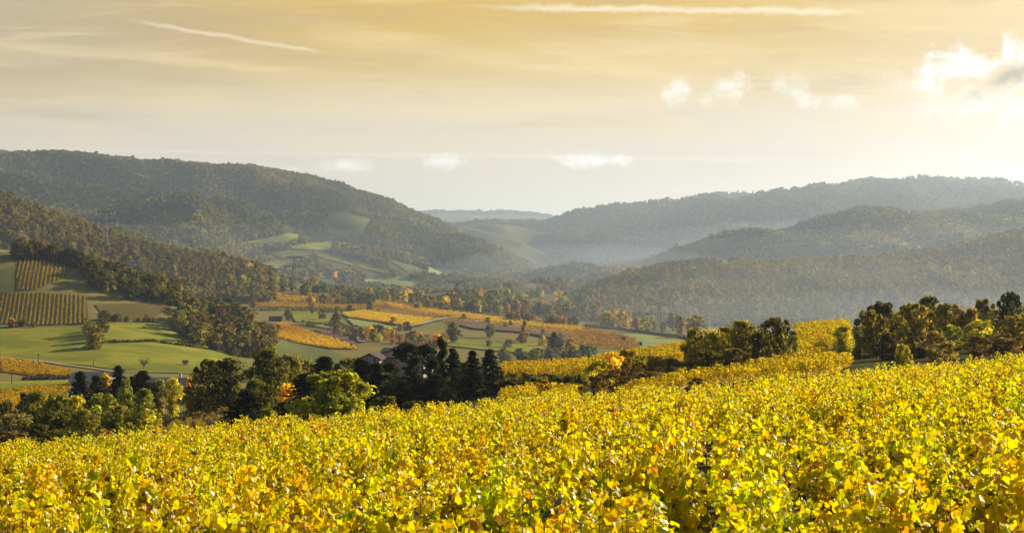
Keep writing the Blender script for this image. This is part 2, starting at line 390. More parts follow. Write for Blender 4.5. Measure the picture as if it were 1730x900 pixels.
# near slope, one cartesian sheet under and behind the camera
def near_ground():
    gx = np.concatenate([np.linspace(-90, -30, 16)[:-1], np.linspace(-30, 30, 61), np.linspace(30, 90, 16)[1:]]); gy = np.linspace(-80, 40, 61)
    Yg, X = np.meshgrid(gy, gx, indexing='ij'); Z = plane(np.clip(X, -60, 60), Yg)+.10*fbm(X*.7, Yg*.7, 4, 5)-.05
    v = np.stack([X, Yg, Z], -1).reshape(-1, 3); n = len(gx); i = np.arange(len(gy)-1)[:, None]*n+np.arange(n-1)[None]
    q = np.stack([i, i+1, i+n+1, i+n], -1).reshape(-1, 4)
    o = link('ground', mk('ground', v, [q], [M_soil], smooth=True)); tag(o, 'bare brown soil under the yellow vines', 'ground', None, 'structure')
near_ground()
strip('slope', -1.2, 1.2, 420, 24, 300, 120, M_slope, 'rough grass slope falling away below the vineyard')
strip('valley', EL, ER, 560, 300, 1300, 200, M_valley, 'broad valley floor of pasture and stubble')
strip('hill', EL, sS(985), 420, 1300, 1850, 60, M_dull, 'wooded ridge running down from the left to the valley')
strip('hill', sS(985), ER, 420, 1300, 1850, 60, M_wood, 'wooded slope rising to the right out of the valley mist')
strip('hill', EL, sS(985), 420, 1850, 4600, 200, M_wood, 'long high wooded hill sloping down to the valley mouth')
strip('hill', sS(985), ER, 420, 1850, 3700, 120, M_wood, 'low hazy spur with small bright meadows')
strip('hill', sS(985), ER, 420, 3700, 7500, 140, M_wood, 'pale blue far hill with a flat wooded top')
strip('hill', EL, sS(985), 300, 4600, 7500, 70, M_wood, 'hazy green hill closing the valley gap')
strip('hill', EL, ER, 420, 7500, 15000, 90, M_wood, 'farthest pale ridge seen through the gap')

# ------------------------------------------------------------------ draped fields
def densify(poly, k=9):
    o = []
    for a, b in zip(poly, poly[1:]+poly[:1]):
        for i in range(k): o.append((a[0]+(b[0]-a[0])*i/k, a[1]+(b[1]-a[1])*i/k))
    return np.array(o)
def inside(P, poly):
    x, y = P[:, 0], P[:, 1]; c = np.zeros(len(P), bool); n = len(poly)
    for i in range(n):
        x0, y0 = poly[i]; x1, y1 = poly[(i+1) % n]
        k = ((y0 > y) != (y1 > y)) & (x < (x1-x0)*(y-y0)/(y1-y0+1e-12)+x0); c ^= k
    return c
def world_poly(poly, ymin=62.0):
    d = densify(poly); X, Y = ray(d[:, 0], d[:, 1], ymin); return np.stack([X, Y], 1)
def field(name, poly, mat, label, off=.4, step=None, ymin=62.0, kind='structure'):
    W = world_poly(poly, ymin) if not isinstance(poly, np.ndarray) else poly
    lo, hi = W.min(0), W.max(0); step = step or max(3.0, math.sqrt((hi-lo).prod())/45)
    g = np.stack(np.meshgrid(np.arange(lo[0], hi[0], step), np.arange(lo[1], hi[1], step)), -1).reshape(-1, 2)
    g = g[inside(g, W)]
    pts = [Vector(p) for p in np.concatenate([W, g])]
    n = len(W); r = mgeo.delaunay_2d_cdt(pts, [], [list(range(n))], 1, 1e-4)
    vv = np.array([tuple(p) for p in r[0]]); ff = [f for f in r[2]]
    z = H(vv[:, 0], vv[:, 1])+off
    me = bpy.data.meshes.new(name); me.from_pydata(np.column_stack([vv, z]).tolist(), [], [list(f) for f in ff]); me.materials.append(mat)
    me.polygons.foreach_set('use_smooth', np.ones(len(me.polygons), bool))
    o = link(name, me); tag(o, label, 'field', None, kind)
    if len(me.polygons) and sum(p.normal.z for p in me.polygons) < 0: me.flip_normals()
    return W
def track(pix, width, label, name='path', mat=None, off=.5):
    d = np.array(pix, float); k = []
    for a, b in zip(d[:-1], d[1:]): k += [a+(b-a)*i/8 for i in range(8)]
    k.append(d[-1]); k = np.array(k); X, Y = ray(k[:, 0], k[:, 1]); P = np.stack([X, Y], 1)
    T = np.gradient(P, axis=0); T /= np.linalg.norm(T, axis=1)[:, None]+1e-9; N = np.stack([-T[:, 1], T[:, 0]], 1)*width/2
    L = P+N; Rr = P-N; v = np.concatenate([L, Rr]); z = H(v[:, 0], v[:, 1])+off; n = len(P)
    q = np.array([(i, i+1, n+i+1, n+i) for i in range(n-1)])
    me = mk(name, np.column_stack([v, z]), [q], [mat or M_track]); o = link(name, me); tag(o, label, 'path', None, 'structure')

# ------------------------------------------------------------------ scatter (only for woods, far vineyards: nobody could count them)
def scatter(name, P, rotz, scl, tint, protos, label, cat, tilt=0.0, seed=1):
    rng = np.random.default_rng(seed); n = len(P)
    me = bpy.data.meshes.new(name); me.vertices.add(n); me.vertices.foreach_set('co', np.asarray(P, np.float32).ravel())
    rot = np.zeros((n, 3), np.float32); rot[:, 2] = rotz; rot[:, :2] = rng.normal(0, 1, (n, 2))*tilt
    sc = np.asarray(scl, np.float32); sc = np.repeat(sc[:, None], 3, 1) if sc.ndim == 1 else sc
    for nm, ty, val, key in (('rot', 'FLOAT_VECTOR', rot, 'vector'), ('scl', 'FLOAT_VECTOR', sc, 'vector')):
        a = me.attributes.new(nm, ty, 'POINT'); a.data.foreach_set(key, val.astype(np.float32).ravel())
    a = me.attributes.new('itint', 'FLOAT_COLOR', 'POINT'); c = np.ones((n, 4), np.float32); c[:, :3] = tint; a.data.foreach_set('color', c.ravel())
    a = me.attributes.new('vidx', 'INT', 'POINT'); a.data.foreach_set('value', rng.integers(0, len(protos), n).astype(np.int32))
    o = link(name, me)
    col = bpy.data.collections.new(name+' kinds')
    for p in protos: col.objects.link(p)
    g = bpy.data.node_groups.new(name+' scatter', 'GeometryNodeTree')
    g.interface.new_socket('Geometry', in_out='INPUT', socket_type='NodeSocketGeometry'); g.interface.new_socket('Geometry', in_out='OUTPUT', socket_type='NodeSocketGeometry')
    N = g.nodes; gi = N.new('NodeGroupInput'); go = N.new('NodeGroupOutput'); ip = N.new('GeometryNodeInstanceOnPoints'); ci = N.new('GeometryNodeCollectionInfo')
    ci.inputs['Collection'].default_value = col; ci.inputs['Separate Children'].default_value = True; ci.inputs['Reset Children'].default_value = True
    def at(nm, ty):
        q = N.new('GeometryNodeInputNamedAttribute'); q.data_type = ty; q.inputs[0].default_value = nm; return q.outputs[0]
    e = N.new('FunctionNodeEulerToRotation'); L = g.links
    L.new(at('rot', 'FLOAT_VECTOR'), e.inputs[0]); L.new(gi.outputs[0], ip.inputs['Points']); L.new(ci.outputs[0], ip.inputs['Instance'])
    ip.inputs['Pick Instance'].default_value = True; L.new(at('vidx', 'INT'), ip.inputs['Instance Index']); L.new(e.outputs[0], ip.inputs['Rotation'])
    L.new(at('scl', 'FLOAT_VECTOR'), ip.inputs['Scale']); L.new(ip.outputs[0], go.inputs[0])
    md = o.modifiers.new('scatter', 'NODES'); md.node_group = g
    tag(o, label, cat, None, 'stuff'); return o
def proto(name, me): return bpy.data.objects.new(name, me)

# ------------------------------------------------------------------ crowns
def cards(P, N, size, rng, aspect=1.6):
    n = len(P); N = N/(np.linalg.norm(N, axis=1)[:, None]+1e-9)
    r = rng.normal(size=(n, 3)); A = np.cross(N, r); A /= np.linalg.norm(A, axis=1)[:, None]+1e-9; B = np.cross(N, A)
    s = (size*rng.uniform(.6, 1.35, n))[:, None]; f = N*s*rng.normal(0, .25, (n, 1))
    v = np.stack([P-A*s*.5*aspect, P-B*s*.5+f, P+A*s*.5*aspect, P+B*s*.5+f], 1).reshape(-1, 3)
    return v, np.arange(4*n).reshape(n, 4)
def ltint(n, rng, sv=.3, clump=None, hue=.12):
    val = np.clip(rng.normal(1, sv, n), .35, 2.0)
    if clump is not None: val = val*clump
    h = rng.normal(0, hue, n)
    return np.stack([val*(1+h), val, val*(1-.5*h)], 1)
def crown_pts(kind, n, rng, wid=.45):
    """points and outward directions of the leaves of a plant one unit tall"""
    P = []; N = []; C = []
    def lobe(c, r, k, up=.25):
        d = rng.normal(size=(k, 3)); d /= np.linalg.norm(d, axis=1)[:, None]; rr = rng.uniform(.3, 1.1, k)**.5; o_ = rng.random(k) < .14; rr[o_] *= rng.uniform(1.1, 1.45, o_.sum())
        P.append(c+d*rr[:, None]*r); N.append(d+rng.normal(0, .55, (k, 3))+np.array([0, 0, up])); C.append(np.full(k, rng.uniform(.62, 1.45)))
    if kind in ('broad', 'bush', 'tall', 'scrub', 'far'):
        z0, nl = {'broad': (.13, 40), 'bush': (.0, 44), 'tall': (.08, 40), 'scrub': (.10, 24), 'far': (.1, 9)}[kind]
        for i in range(nl):
            th = i*2.4+rng.uniform(-.6, .6); q = (i+rng.uniform(0, 1))/nl
            zz = z0+(1-z0)*q; prof = math.sqrt(max(.02, 1-((q-.40)/.60)**2)) if q > .40 else (.80+.5*q if kind == 'bush' else .45+1.3*q-.2*q*q)
            prof = min(prof, 1); rad = wid*prof*rng.uniform(.15, .92); lr = rng.uniform(.07, .16)*(1.0 if q < .75 else .75)*(1.0 if kind != 'far' else 1.7)
            zz = min(zz, 1-lr*.8)
            lobe(np.array([rad*math.cos(th), rad*math.sin(th), max(zz, lr*.5)]), np.array([lr, lr, lr*.85]), n//nl)
    elif kind == 'spruce':
        k = 34
        for i in range(k):
            q = (i/k)**.9; z = .06+.93*q; L = wid*(1-q)**.8*rng.uniform(.6, 1.2)+.012
            for j in range(max(4, int(9*(1-q)))):
                th = rng.uniform(0, 2*math.pi); m = max(3, int(n/(k*7))); s = rng.uniform(.1, 1, m)**.7
                p = np.stack([L*s*math.cos(th), L*s*math.sin(th), z-.30*L*s+rng.normal(0, .006, m)], 1)+rng.normal(0, .010, (m, 3))
                P.append(p); N.append(np.tile([math.cos(th)*.4, math.sin(th)*.4, .8], (m, 1))+rng.normal(0, .5, (m, 3))); C.append(np.full(m, rng.uniform(.7, 1.3)))
    elif kind == 'pine':
        k = 30
        for i in range(k):
            q = i/k; z = .10+.89*q; L = wid*(1-.93*q**1.2)*rng.uniform(.4, 1.2)
            for j in range(rng.integers(2, 5)):
                th = rng.uniform(0, 2*math.pi); m = max(5, int(n/(k*3))); s = np.clip(rng.normal(.75, .25, m), .1, 1.1)
                p = np.stack([L*s*math.cos(th), L*s*math.sin(th), z+.18*L*s], 1)+rng.normal(0, .017, (m, 3))
                P.append(p); N.append(rng.normal(0, 1, (m, 3))+np.array([0, 0, .7])); C.append(np.full(m, rng.uniform(.65, 1.35)))
    elif kind == 'umbrella':
        for i in range(26):
            th = rng.uniform(0, 2*math.pi); q = rng.uniform(0, 1); rad = wid*math.sqrt(q)
            lobe(np.array([rad*math.cos(th), rad*math.sin(th), .93-.26*q*rng.uniform(.3, 1.2)]), np.array([.075, .075, .045]), n//26, .8)
    elif kind == 'column':
        for i in range(26):
            q = (i+.5)/26; rad = wid*math.sin(math.pi*min(1, .12+.84*q))**.6*rng.uniform(.3, .8); th = rng.uniform(0, 2*math.pi)
            lobe(np.array([rad*math.cos(th), rad*math.sin(th), .04+.92*q]), np.array([.07, .07, .10])*.8, n//26)
    return np.concatenate(P), np.concatenate(N), np.concatenate(C)
def trunk_geo(kind, rng, wid):
    V = []; Q = []; n = 0
    def add(v, q):
        nonlocal n
        V.append(v); Q.append(np.asarray(q)+n); n += len(v)
    if kind in ('spruce', 'pine', 'umbrella', 'column'):
        top = .97 if kind != 'umbrella' else .82; z = np.linspace(-.04, top, 7)
        x = np.cumsum(rng.normal(0, .004, 7)); add(*tube(np.stack([x, x*.5, z], 1), np.linspace(.016, .004, 7), 6))
        if kind in ('pine', 'umbrella'):
            for i in range(14):
                z0 = rng.uniform(.12, .85) if kind == 'pine' else rng.uniform(.5, .8); th = rng.uniform(0, 6.28); L = wid*rng.uniform(.4, .9)
                add(*tube([(0, 0, z0), (L*.5*math.cos(th), L*.5*math.sin(th), z0+.04), (L*math.cos(th), L*math.sin(th), z0+.08)], [.006, .004, .002], 4))
    elif kind in ('broad', 'tall', 'bare'):
        hz = {'broad': .32, 'tall': .28, 'bare': .28}[kind]
        add(*tube([(0, 0, -.04), (.005, 0, hz*.5), (0, .006, hz), (.01, 0, hz+.2)], [.030, .024, .020, .012], 7))
        for i in range(9 if kind != 'bare' else 16):
            th = i*2.4+rng.uniform(-.3, .3); z0 = hz+rng.uniform(-.06, .15); L = wid*rng.uniform(.5, .85); z1 = rng.uniform(.55, .88)
            a = np.array([0, 0, z0]); b = np.array([L*math.cos(th), L*math.sin(th), z1]); c = (a+b)/2+np.array([0, 0, -.02])+rng.normal(0, .02, 3)
            add(*tube([a, c, b], [.012, .008, .003], 5))
            for j in range(4 if kind != 'bare' else 14):
                s = rng.uniform(.35, 1); p = a+(b-a)*s; d = rng.normal(0, .09, 3)+np.array([math.cos(th)*.05, math.sin(th)*.05, .08])
                add(*tube([p, p+d*.6, p+d*1.1+rng.normal(0, .015, 3)], [.004, .0028, .0012], 3))
    else:
        for i in range(9):
            th = i*.7+rng.uniform(-.3, .3); L = wid*rng.uniform(.2, .75); z1 = rng.uniform(.5, .95)
            add(*tube([(.02*math.cos(th), .02*math.sin(th), -.03), (L*.5*math.cos(th), L*.5*math.sin(th), z1*.55), (L*math.cos(th), L*math.sin(th), z1)], [.010, .007, .002], 4))
    return np.concatenate(V), np.concatenate(Q)
def make_tree_meshes(kind, n, size, wid, seed, near=True):
    rng = np.random.default_rng(seed)
    tv, tq = trunk_geo(kind, rng, wid)
    if kind == 'bare':
        V = tv; return mk('trunk', tv, [tq], [M_bark]), None
    P, N, C = crown_pts(kind, n, rng, wid)
    v, q = cards(P, N, size, rng); ti = np.repeat(ltint(len(P), rng, .28, C), 4, 0)
    if near: return mk('trunk', tv, [tq], [M_bark], smooth=True), mk('crown', v, [q], [M_leaf], None, ti)
    # single mesh for plants too small to show their parts
    V = np.concatenate([v, tv]); T = np.concatenate([ti, np.ones((len(tv), 3))]); q2 = tq+len(v)
    return mk('tree', V, [q, q2], [M_leaf, M_bark], np.concatenate([np.zeros(len(q)), np.ones(len(q2))]), T)
NEAR = {
 'broad': [make_tree_meshes('broad', 3300, .042, .46, 10+i) for i in range(3)],
 'tall': [make_tree_meshes('tall', 3200, .036, .30, 20+i) for i in range(3)],
 'bush': [make_tree_meshes('bush', 3600, .050, .58, 30+i) for i in range(4)],
 'spruce': [make_tree_meshes('spruce', 6500, .026, .25, 40+i) for i in range(3)],
 'pine': [make_tree_meshes('pine', 3600, .027, .23, 50+i) for i in range(4)],
 'umbrella': [make_tree_meshes('umbrella', 2600, .032, .25, 60)],
 'column': [make_tree_meshes('column', 3000, .032, .11, 70+i) for i in range(2)],
 'scrub': [make_tree_meshes('scrub', 2400, .044, .46, 80+i) for i in range(4)],
 'bare': [make_tree_meshes('bare', 0, 0, .42, 90)],
}
FAR = {
 'broad': [make_tree_meshes('broad', 620, .085, .46, 110+i, False) for i in range(5)],
 'bush': [make_tree_meshes('bush', 520, .10, .58, 120+i, False) for i in range(4)],
 'tall': [make_tree_meshes('tall', 560, .075, .30, 130+i, False) for i in range(3)],
 'spruce': [make_tree_meshes('spruce', 900, .055, .20, 140+i, False) for i in range(2)],
 'column': [make_tree_meshes('column', 460, .055, .12, 150+i, False) for i in range(2)],
 'scrub': [make_tree_meshes('scrub', 300, .085, .42, 160+i, False) for i in range(3)],
}
KNAME = {'broad': 'broadleaf_tree', 'tall': 'broadleaf_tree', 'bush': 'bush', 'spruce': 'spruce_tree', 'pine': 'pine_tree', 'umbrella': 'pine_tree', 'column': 'poplar_tree', 'scrub': 'shrub', 'bare': 'bare_tree'}
KCAT = {'bush': 'bush', 'scrub': 'shrub'}
TR = random.Random(5)
def near_tree(kind, px, ytop, d, wpx, tint, label, group=None, var=None):
    x = sS(px)*d; z = H1(x, d); h = -(ytop-HY)/F*d-z; wd = wpx/F*d
    prs = NEAR[kind]; tm, cm = prs[TR.randrange(len(prs)) if var is None else var % len(prs)]
    unit = {'broad': .95, 'tall': .66, 'bush': 1.15, 'spruce': .42, 'pine': .44, 'umbrella': .58, 'column': .26, 'scrub': .9, 'bare': .95}[kind]
    o = empty(KNAME[kind], (x, d, z-.05), TR.uniform(0, 6.28)); tag(o, label, KCAT.get(kind, 'tree'), group)
    if kind == 'tall': wd *= 1.22
    o.scale = (wd/unit, wd/unit, h)
    a = link('trunk', tm, o)
    if cm: f = 1.25 if kind in ('spruce', 'pine', 'umbrella') else 1.8; c = link('crown', cm, o); c.color = (tint[0]*f, tint[1]*f, tint[2]*f, 1)
    return o
def far_tree(kind, X, Y, h, tint, label, group, wf=1.0):
    me = TR.choice(FAR[kind]); o = link(KNAME[kind], me); o.location = (X, Y, H1(X, Y)-.2); o.rotation_euler = (0, 0, TR.uniform(0, 6.28))
    o.scale = (h*wf, h*wf, h); o.color = (*tint, 1); tag(o, label, KCAT.get(kind, 'tree'), group); return o
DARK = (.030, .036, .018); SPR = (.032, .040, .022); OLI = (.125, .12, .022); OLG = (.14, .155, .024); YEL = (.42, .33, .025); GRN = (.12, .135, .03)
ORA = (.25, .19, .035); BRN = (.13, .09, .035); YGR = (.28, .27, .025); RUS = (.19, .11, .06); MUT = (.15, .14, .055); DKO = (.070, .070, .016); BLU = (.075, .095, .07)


# ------------------------------------------------------------------ vines
def leaf_shape(rng):
    an = np.radians([0, 28, 58, 88, 118, 158, 180, 202, 242, 272, 302, 332]); ra = np.array([1, .78, .95, .74, .84, .62, .2, .62, .84, .74, .95, .78])*rng.uniform(.88, 1.12, 12)
    x = np.sin(an)*ra; y = np.cos(an)*ra
    z = -.30*np.abs(x)*rng.uniform(.2, 1.5)-.22*y*y*rng.uniform(-.3, 1.6)+rng.normal(0, .09, 12)
    v = np.concatenate([[[0, 0, .03]], np.stack([x, y, z], 1)]); v[:, 1] -= .1
    return v
LFACE = np.array([(0, i, i % 12+1) for i in range(1, 13)])
VCOL = np.array([(.66, .55, .003), (.72, .62, .004), (.54, .54, .004), (.34, .38, .010), (.62, .36, .008), (.24, .13, .025), (.12, .17, .018)])
VPRB = np.array([.43, .22, .16, .06, .07, .03, .03])
def vine_mesh(seed, joined=False):
    rng = np.random.default_rng(seed); shapes = [leaf_shape(rng) for _ in range(8)]
    WV = []; WQ = []; n = 0
    def add(v, q):
        nonlocal n
        WV.append(v); WQ.append(q+n); n += len(v)
    add(*tube([(0, 0, -.05), (.03, .01, .18), (-.02, .02, .36), (.01, 0, .48)], [.032, .026, .024, .034], 6))
    V = []; T = []; Q = []; nv = 0; green = rng.uniform(0, 1)
    p = VPRB.copy(); p[[2, 3]] *= .5+1.3*green; p[[4, 5]] *= 1.7-1.2*green; p /= p.sum()
    for c in range(15):
        th = c*2.4+rng.uniform(-.5, .5); out = rng.uniform(.06, .40); L = rng.uniform(.45, 1.05)*(1.25 if rng.random() < .07 else 1)
        top = np.array([out*math.cos(th), out*math.sin(th), .48+L*math.sqrt(max(.05, 1-(out/L)**2*.8))])
        a = np.array([.03*math.cos(th), .03*math.sin(th), .46]); b = np.array([out*.75*math.cos(th), out*.75*math.sin(th), .46+(top[2]-.46)*.45])
        if rng.random() < .3: top[2] -= rng.uniform(.1, .35); top[:2] *= 1.35
        ts = np.linspace(0, 1, 6)[:, None]; cv = (1-ts)**2*a+2*ts*(1-ts)*b+ts**2*top
        add(*tube(cv, np.linspace(.0055, .002, 6), 4))
        m = int(40*L)+5; tt = rng.uniform(.12, 1.02, m)
        cen = ((1-tt)**2)[:, None]*a+(2*tt*(1-tt))[:, None]*b+(tt**2)[:, None]*top
        for k in range(m):
            az = rng.uniform(0, 6.28); off = np.array([math.cos(az), math.sin(az), rng.uniform(-.5, .35)]); pos = cen[k]+off*rng.uniform(.03, .12)
            N = off*np.array([1, 1, 0])*rng.uniform(.3, 1.2)+np.array([0, 0, rng.uniform(.1, .9)])+rng.normal(0, .35, 3); N /= np.linalg.norm(N)
            tip = np.array([0, 0, -1.0])+rng.normal(0, .55, 3)+off*.4; tip -= N*tip.dot(N); tip /= np.linalg.norm(tip)+1e-9; X = np.cross(tip, N)
            s = rng.uniform(.030, .064)*(1.0 if tt[k] < .85 else .75)*(1.25 if rng.random() < .1 else 1); sh = shapes[rng.integers(8)]
            V.append(pos+s*(sh[:, :1]*X+sh[:, 1:2]*tip+sh[:, 2:3]*N)); Q.append(LFACE+nv); nv += 13
            col = VCOL[rng.choice(len(VCOL), p=p)]*rng.uniform(.8, 1.15); tint = np.tile(col, (13, 1))
            if rng.random() < .3:   # brown or green rims as leaves turn
                tint[1:] *= np.array([.85, .72, .8]) if rng.random() < .6 else np.array([.7, .9, 1.0])
            T.append(tint)
    V = np.concatenate(V); Q = np.concatenate(Q); T = np.concatenate(T); WV = np.concatenate(WV); WQ = np.concatenate(WQ)
    if not joined: return mk('vine trunk', WV, [WQ], [M_vinewood], smooth=True), mk('vine foliage', V, [Q], [M_vine], None, T)
    return mk('vine', np.concatenate([V, WV]), [Q, WQ+len(V)], [M_vine_i, M_vinewood], np.concatenate([np.zeros(len(Q)), np.ones(len(WQ))]), np.concatenate([T, np.ones((len(WV), 3))]))
def vine_cards(seed, n, size, wx, wy, h):
    rng = np.random.default_rng(seed)
    P = np.stack([rng.uniform(-wx, wx, n), rng.uniform(-wy, wy, n), h*(.25+.75*rng.uniform(0, 1, n)**.7)], 1); P[:, :2] *= (1.15-.4*(P[:, 2:]/h))
    N = rng.normal(size=(n, 3))+np.array([0, 0, .5]); v, q = cards(P, N, size, rng, 1.2)
    c = VCOL[rng.choice(len(VCOL), n, p=VPRB)]*rng.uniform(.75, 1.15, (n, 1))
    return mk('vine', v, [q], [M_vine_i], None, np.repeat(c, 4, 0))
VMESH = [vine_mesh(200+i) for i in range(9)]
VFULL = [proto('vine_%d' % i, vine_mesh(230+i, True)) for i in range(6)]
VMID = [proto('vine_mid_%d' % i, vine_cards(250+i, 110, .17, .5, .5, 1.25)) for i in range(5)]
VLOW = [proto('vine_low_%d' % i, vine_cards(260+i, 26, .62, 1.1, .7, 1.2)) for i in range(4)]

POSTS = [(919, 826, 10.4, .085, 5, 'thick split grey vineyard post standing in a dark gap among the yellow vines'),
         (708, 842, 11.2, .075, -3, 'pale grey vineyard post with a dark post close behind its left side'),
         (690, 822, 12.2, .07, 4, 'dark leaning vineyard post just behind a pale grey post'),
         (246, 830, 13.0, .06, 2, 'thin grey vineyard post, the taller of the pair in the lower left vines'),
         (181, 832, 13.4, .055, -2, 'thin grey vineyard post, the leftmost one in the yellow vines'),
         (1533, 836, 11.0, .09, 0, 'squat grey post stub showing flat top in the lower right vines'),
         (985, 764, 15.5, .08, 3, 'dark brown vineyard post leaning in the shade behind the split grey post')]
PXY = [(sS(p[0])*p[2], p[2]) for p in POSTS]
def build_vineyard():
    rng = np.random.default_rng(3); pts = []
    y = 3.6
    while y < 66:
        x0 = -.56*y-4; x1 = .56*y+4
        for x in np.arange(x0, x1, .88):
            X = x+rng.normal(0, .10); Yv = y+rng.normal(0, .10)+.35*math.sin(x*.23); px = CX+F*X/Yv; Yc = 45+15*min(max(px, -200), 1930)/1730
            if Yv < Yc+2.5 and (Yv < 15 or rng.random() > .03): pts.append((X, Yv))
        y += 1.22
    pts = np.array(pts)
    keep = np.ones(len(pts), bool)
    for (ax, ay), P in zip(PXY, POSTS):   # the vines are thin just before the posts that show
        k = {919: 2.0, 708: 1.2, 985: 1.6, 1533: .9}.get(P[0], .8)
        t_ = (ay-pts[:, 1])
        near = (t_ > -.25) & (t_ < k) & (np.abs(pts[:, 0]-ax*(pts[:, 1]/ay)) < .34)
        keep &= ~near
    pts = pts[keep]
    d = np.hypot(pts[:, 0], pts[:, 1]); vis = (np.abs(pts[:, 0]/pts[:, 1]) < .42+.6/pts[:, 1]) & (pts[:, 1] > 5.6)
    o = np.argsort(np.where(vis, d, 1e9)); single = o[:290]; rest = np.setdiff1d(np.arange(len(pts)), single)
    z = plane(pts[:, 0], pts[:, 1])
    for i in single:
        tm, fm = VMESH[rng.integers(len(VMESH))]
        e = empty('grape_vine', (pts[i, 0], pts[i, 1], z[i]), rng.uniform(0, 6.28)); e.scale = (1, 1, rng.uniform(.76, 1.18))
        tag(e, 'bushy yellow autumn grape vine among the many alike in the near vineyard', 'grape vine', 'grape vines of the near vineyard')
        link('trunk', tm, e); f = link('foliage', fm, e); f.color = (*rng.uniform(.88, 1.08, 3), 1)
    P = np.column_stack([pts[rest], z[rest]])
    scatter('vineyard', P, rng.uniform(0, 6.28, len(P)), np.column_stack([np.ones((len(P), 2))*1.05, rng.uniform(.76, 1.18, len(P))]), rng.uniform(.88, 1.08, (len(P), 3)), VFULL,
            'dense yellow vines filling the rest of the near vineyard slope', 'vineyard')
build_vineyard()
def build_posts():
    for (px, py, d, r, tilt, lab), (x, yv) in zip(POSTS, PXY):
        zt = -(py+17-HY)/F*d; zb = plane(x, yv)-.25
        m = MB(); L = zt-zb; rng = random.Random(px)
        ring = [(r*.5*(1+.18*math.sin(3*a+px))*math.cos(a), r*.42*(1+.15*math.cos(2*a))*math.sin(a)) for a in np.linspace(0, 2*math.pi, 11)[:-1]]
        v = []; n = len(ring)
        for j, zz in enumerate((0, L*.5, L*.97, L)):
            k = (1.05, 1, .98, .86)[j]; v += [(a*k+rng.uniform(-.002, .002), b*k, zz+(.012*math.sin(4*a*30) if j == 3 else 0)) for a, b in ring]
        fs = [(i+j*n, (i+1) % n+j*n, (i+1) % n+(j+1)*n, i+(j+1)*n) for j in range(3) for i in range(n)]+[tuple(range(3*n, 4*n))]
        m.add(v, fs); o = m.build('vineyard_post', M_post); o.location = (x, yv, zb); o.rotation_euler = (R(-tilt*.5), R(tilt), 0)
        tag(o, lab, 'post', 'wooden posts of the near vineyard')
    for z_off, lab in ((-.10, 'upper thin trellis wire strung along the posts in the near vines'), (-.38, 'lower thin trellis wire strung along the posts in the near vines')):
        P = [(-5.2, 12.6, 0), (-.85, 11.2, 0), (.27, 10.4, 0), (3.52, 11.0, 0), (6.5, 11.6, 0)]
        P = [(a, b-.06, plane(a, b)+1.22+z_off) for a, b, c in P]; Q = []
        for a, b in zip(P[:-1], P[1:]): Q += [tuple(np.array(a)+(np.array(b)-np.array(a))*k/6-np.array([0, 0, .05*math.sin(math.pi*k/6)])) for k in range(6)]
        v, q = tube(Q+[P[-1]], [.0022]*(len(Q)+1), 4); tag(link('trellis_wire', mk('wire', v, [q], [M_wire])), lab, 'wire')
build_posts()

# ------------------------------------------------------------------ fields of the middle distance
def rows(W, ang, rs, ps, jit, seed, gap=.03):
    rng = np.random.default_rng(seed); c = W.mean(0); ca, sa = math.cos(ang), math.sin(ang)
    Q = (W-c)@np.array([[ca, -sa], [sa, ca]]); lo, hi = Q.min(0), Q.max(0)
    g = np.stack(np.meshgrid(np.arange(lo[0], hi[0], ps), np.arange(lo[1], hi[1], rs)), -1).reshape(-1, 2)
    g = g[inside(g, Q)]; g = g[rng.random(len(g)) > gap]; g = g+rng.normal(0, 1, g.shape)*np.array([jit, jit*.35])
    return g@np.array([[ca, sa], [-sa, ca]])+c, rng
def vine_field(name, poly, label, ang, rs, ps, tint, protos, scl=1.0, gold=None, off=.35, var=.12, ymin=62.0, patch=.25, gap=.03, mat=None):
    W = field('field', poly, mat or M_gold, 'ground of the '+label, off, None, ymin)
    P, rng = rows(W, R(ang), rs, ps, ps*.18, abs(len(name)+int(rs*10)+int(W[0, 0])), gap)
    if not len(P): return W
    z = H(P[:, 0], P[:, 1])+off-.1; n = len(P); f = fbm(P[:, 0]/60, P[:, 1]/120, 3, 9)[:, None]*2
    tn = np.array(tint)*(1+rng.normal(0, var, (n, 1)))*(1+patch*f*np.array([.6, 1.0, .3]))
    scatter(name, np.column_stack([P, z]), R(ang)+rng.normal(0, .15, n), scl*rng.uniform(.75, 1.2, n), np.clip(tn, .02, 2), protos, label, 'vineyard')
    return W
Y1 = (1.0, .95, .9); O1 = (.85, .62, 1.0); B1 = (.52, .37, 1.3)
# plots on the middle rise, seen between the bushes
vine_field('vineyard', [(845, 640), (850, 625), (990, 618), (1085, 601), (1155, 590), (1160, 612), (1080, 626), (1010, 636), (985, 640)], 'golden vineyard plot behind the thin bushes in the middle', 8, 3.0, .9, (.78, .66, .8), VMID, 1.05, ymin=75)
vine_field('vineyard', [(1345, 622), (1348, 575), (1342, 558), (1432, 552), (1440, 570), (1400, 596), (1385, 612)], 'golden vineyard plot between the right hand tree groups', 12, 3.0, .9, (.78, .66, .8), VMID, 1.05, ymin=75)
vine_field('vineyard', [(1040, 668), (1150, 645), (1260, 625), (1345, 612), (1400, 610), (1440, 622), (1400, 640), (1200, 655), (1080, 672)], 'golden vineyard strip just beyond the near crest', 10, 2.8, .9, (.78, .67, .8), VMID, .9, ymin=64)
vine_field('vineyard', [(845, 690), (850, 670), (880, 666), (985, 668), (960, 690)], 'small yellow plot below the dark track by the pines', 8, 1.6, .9, (.9, .8, .8), VMID, .9, ymin=64)
vine_field('vineyard', [(255, 738), (330, 702), (402, 678), (398, 716), (330, 738)], 'half bare vineyard patch between the dark trees', 62, 2.1, 1.2, (.62, .50, 1), VMID, .5, ymin=75, gap=.45, mat=M_brown)
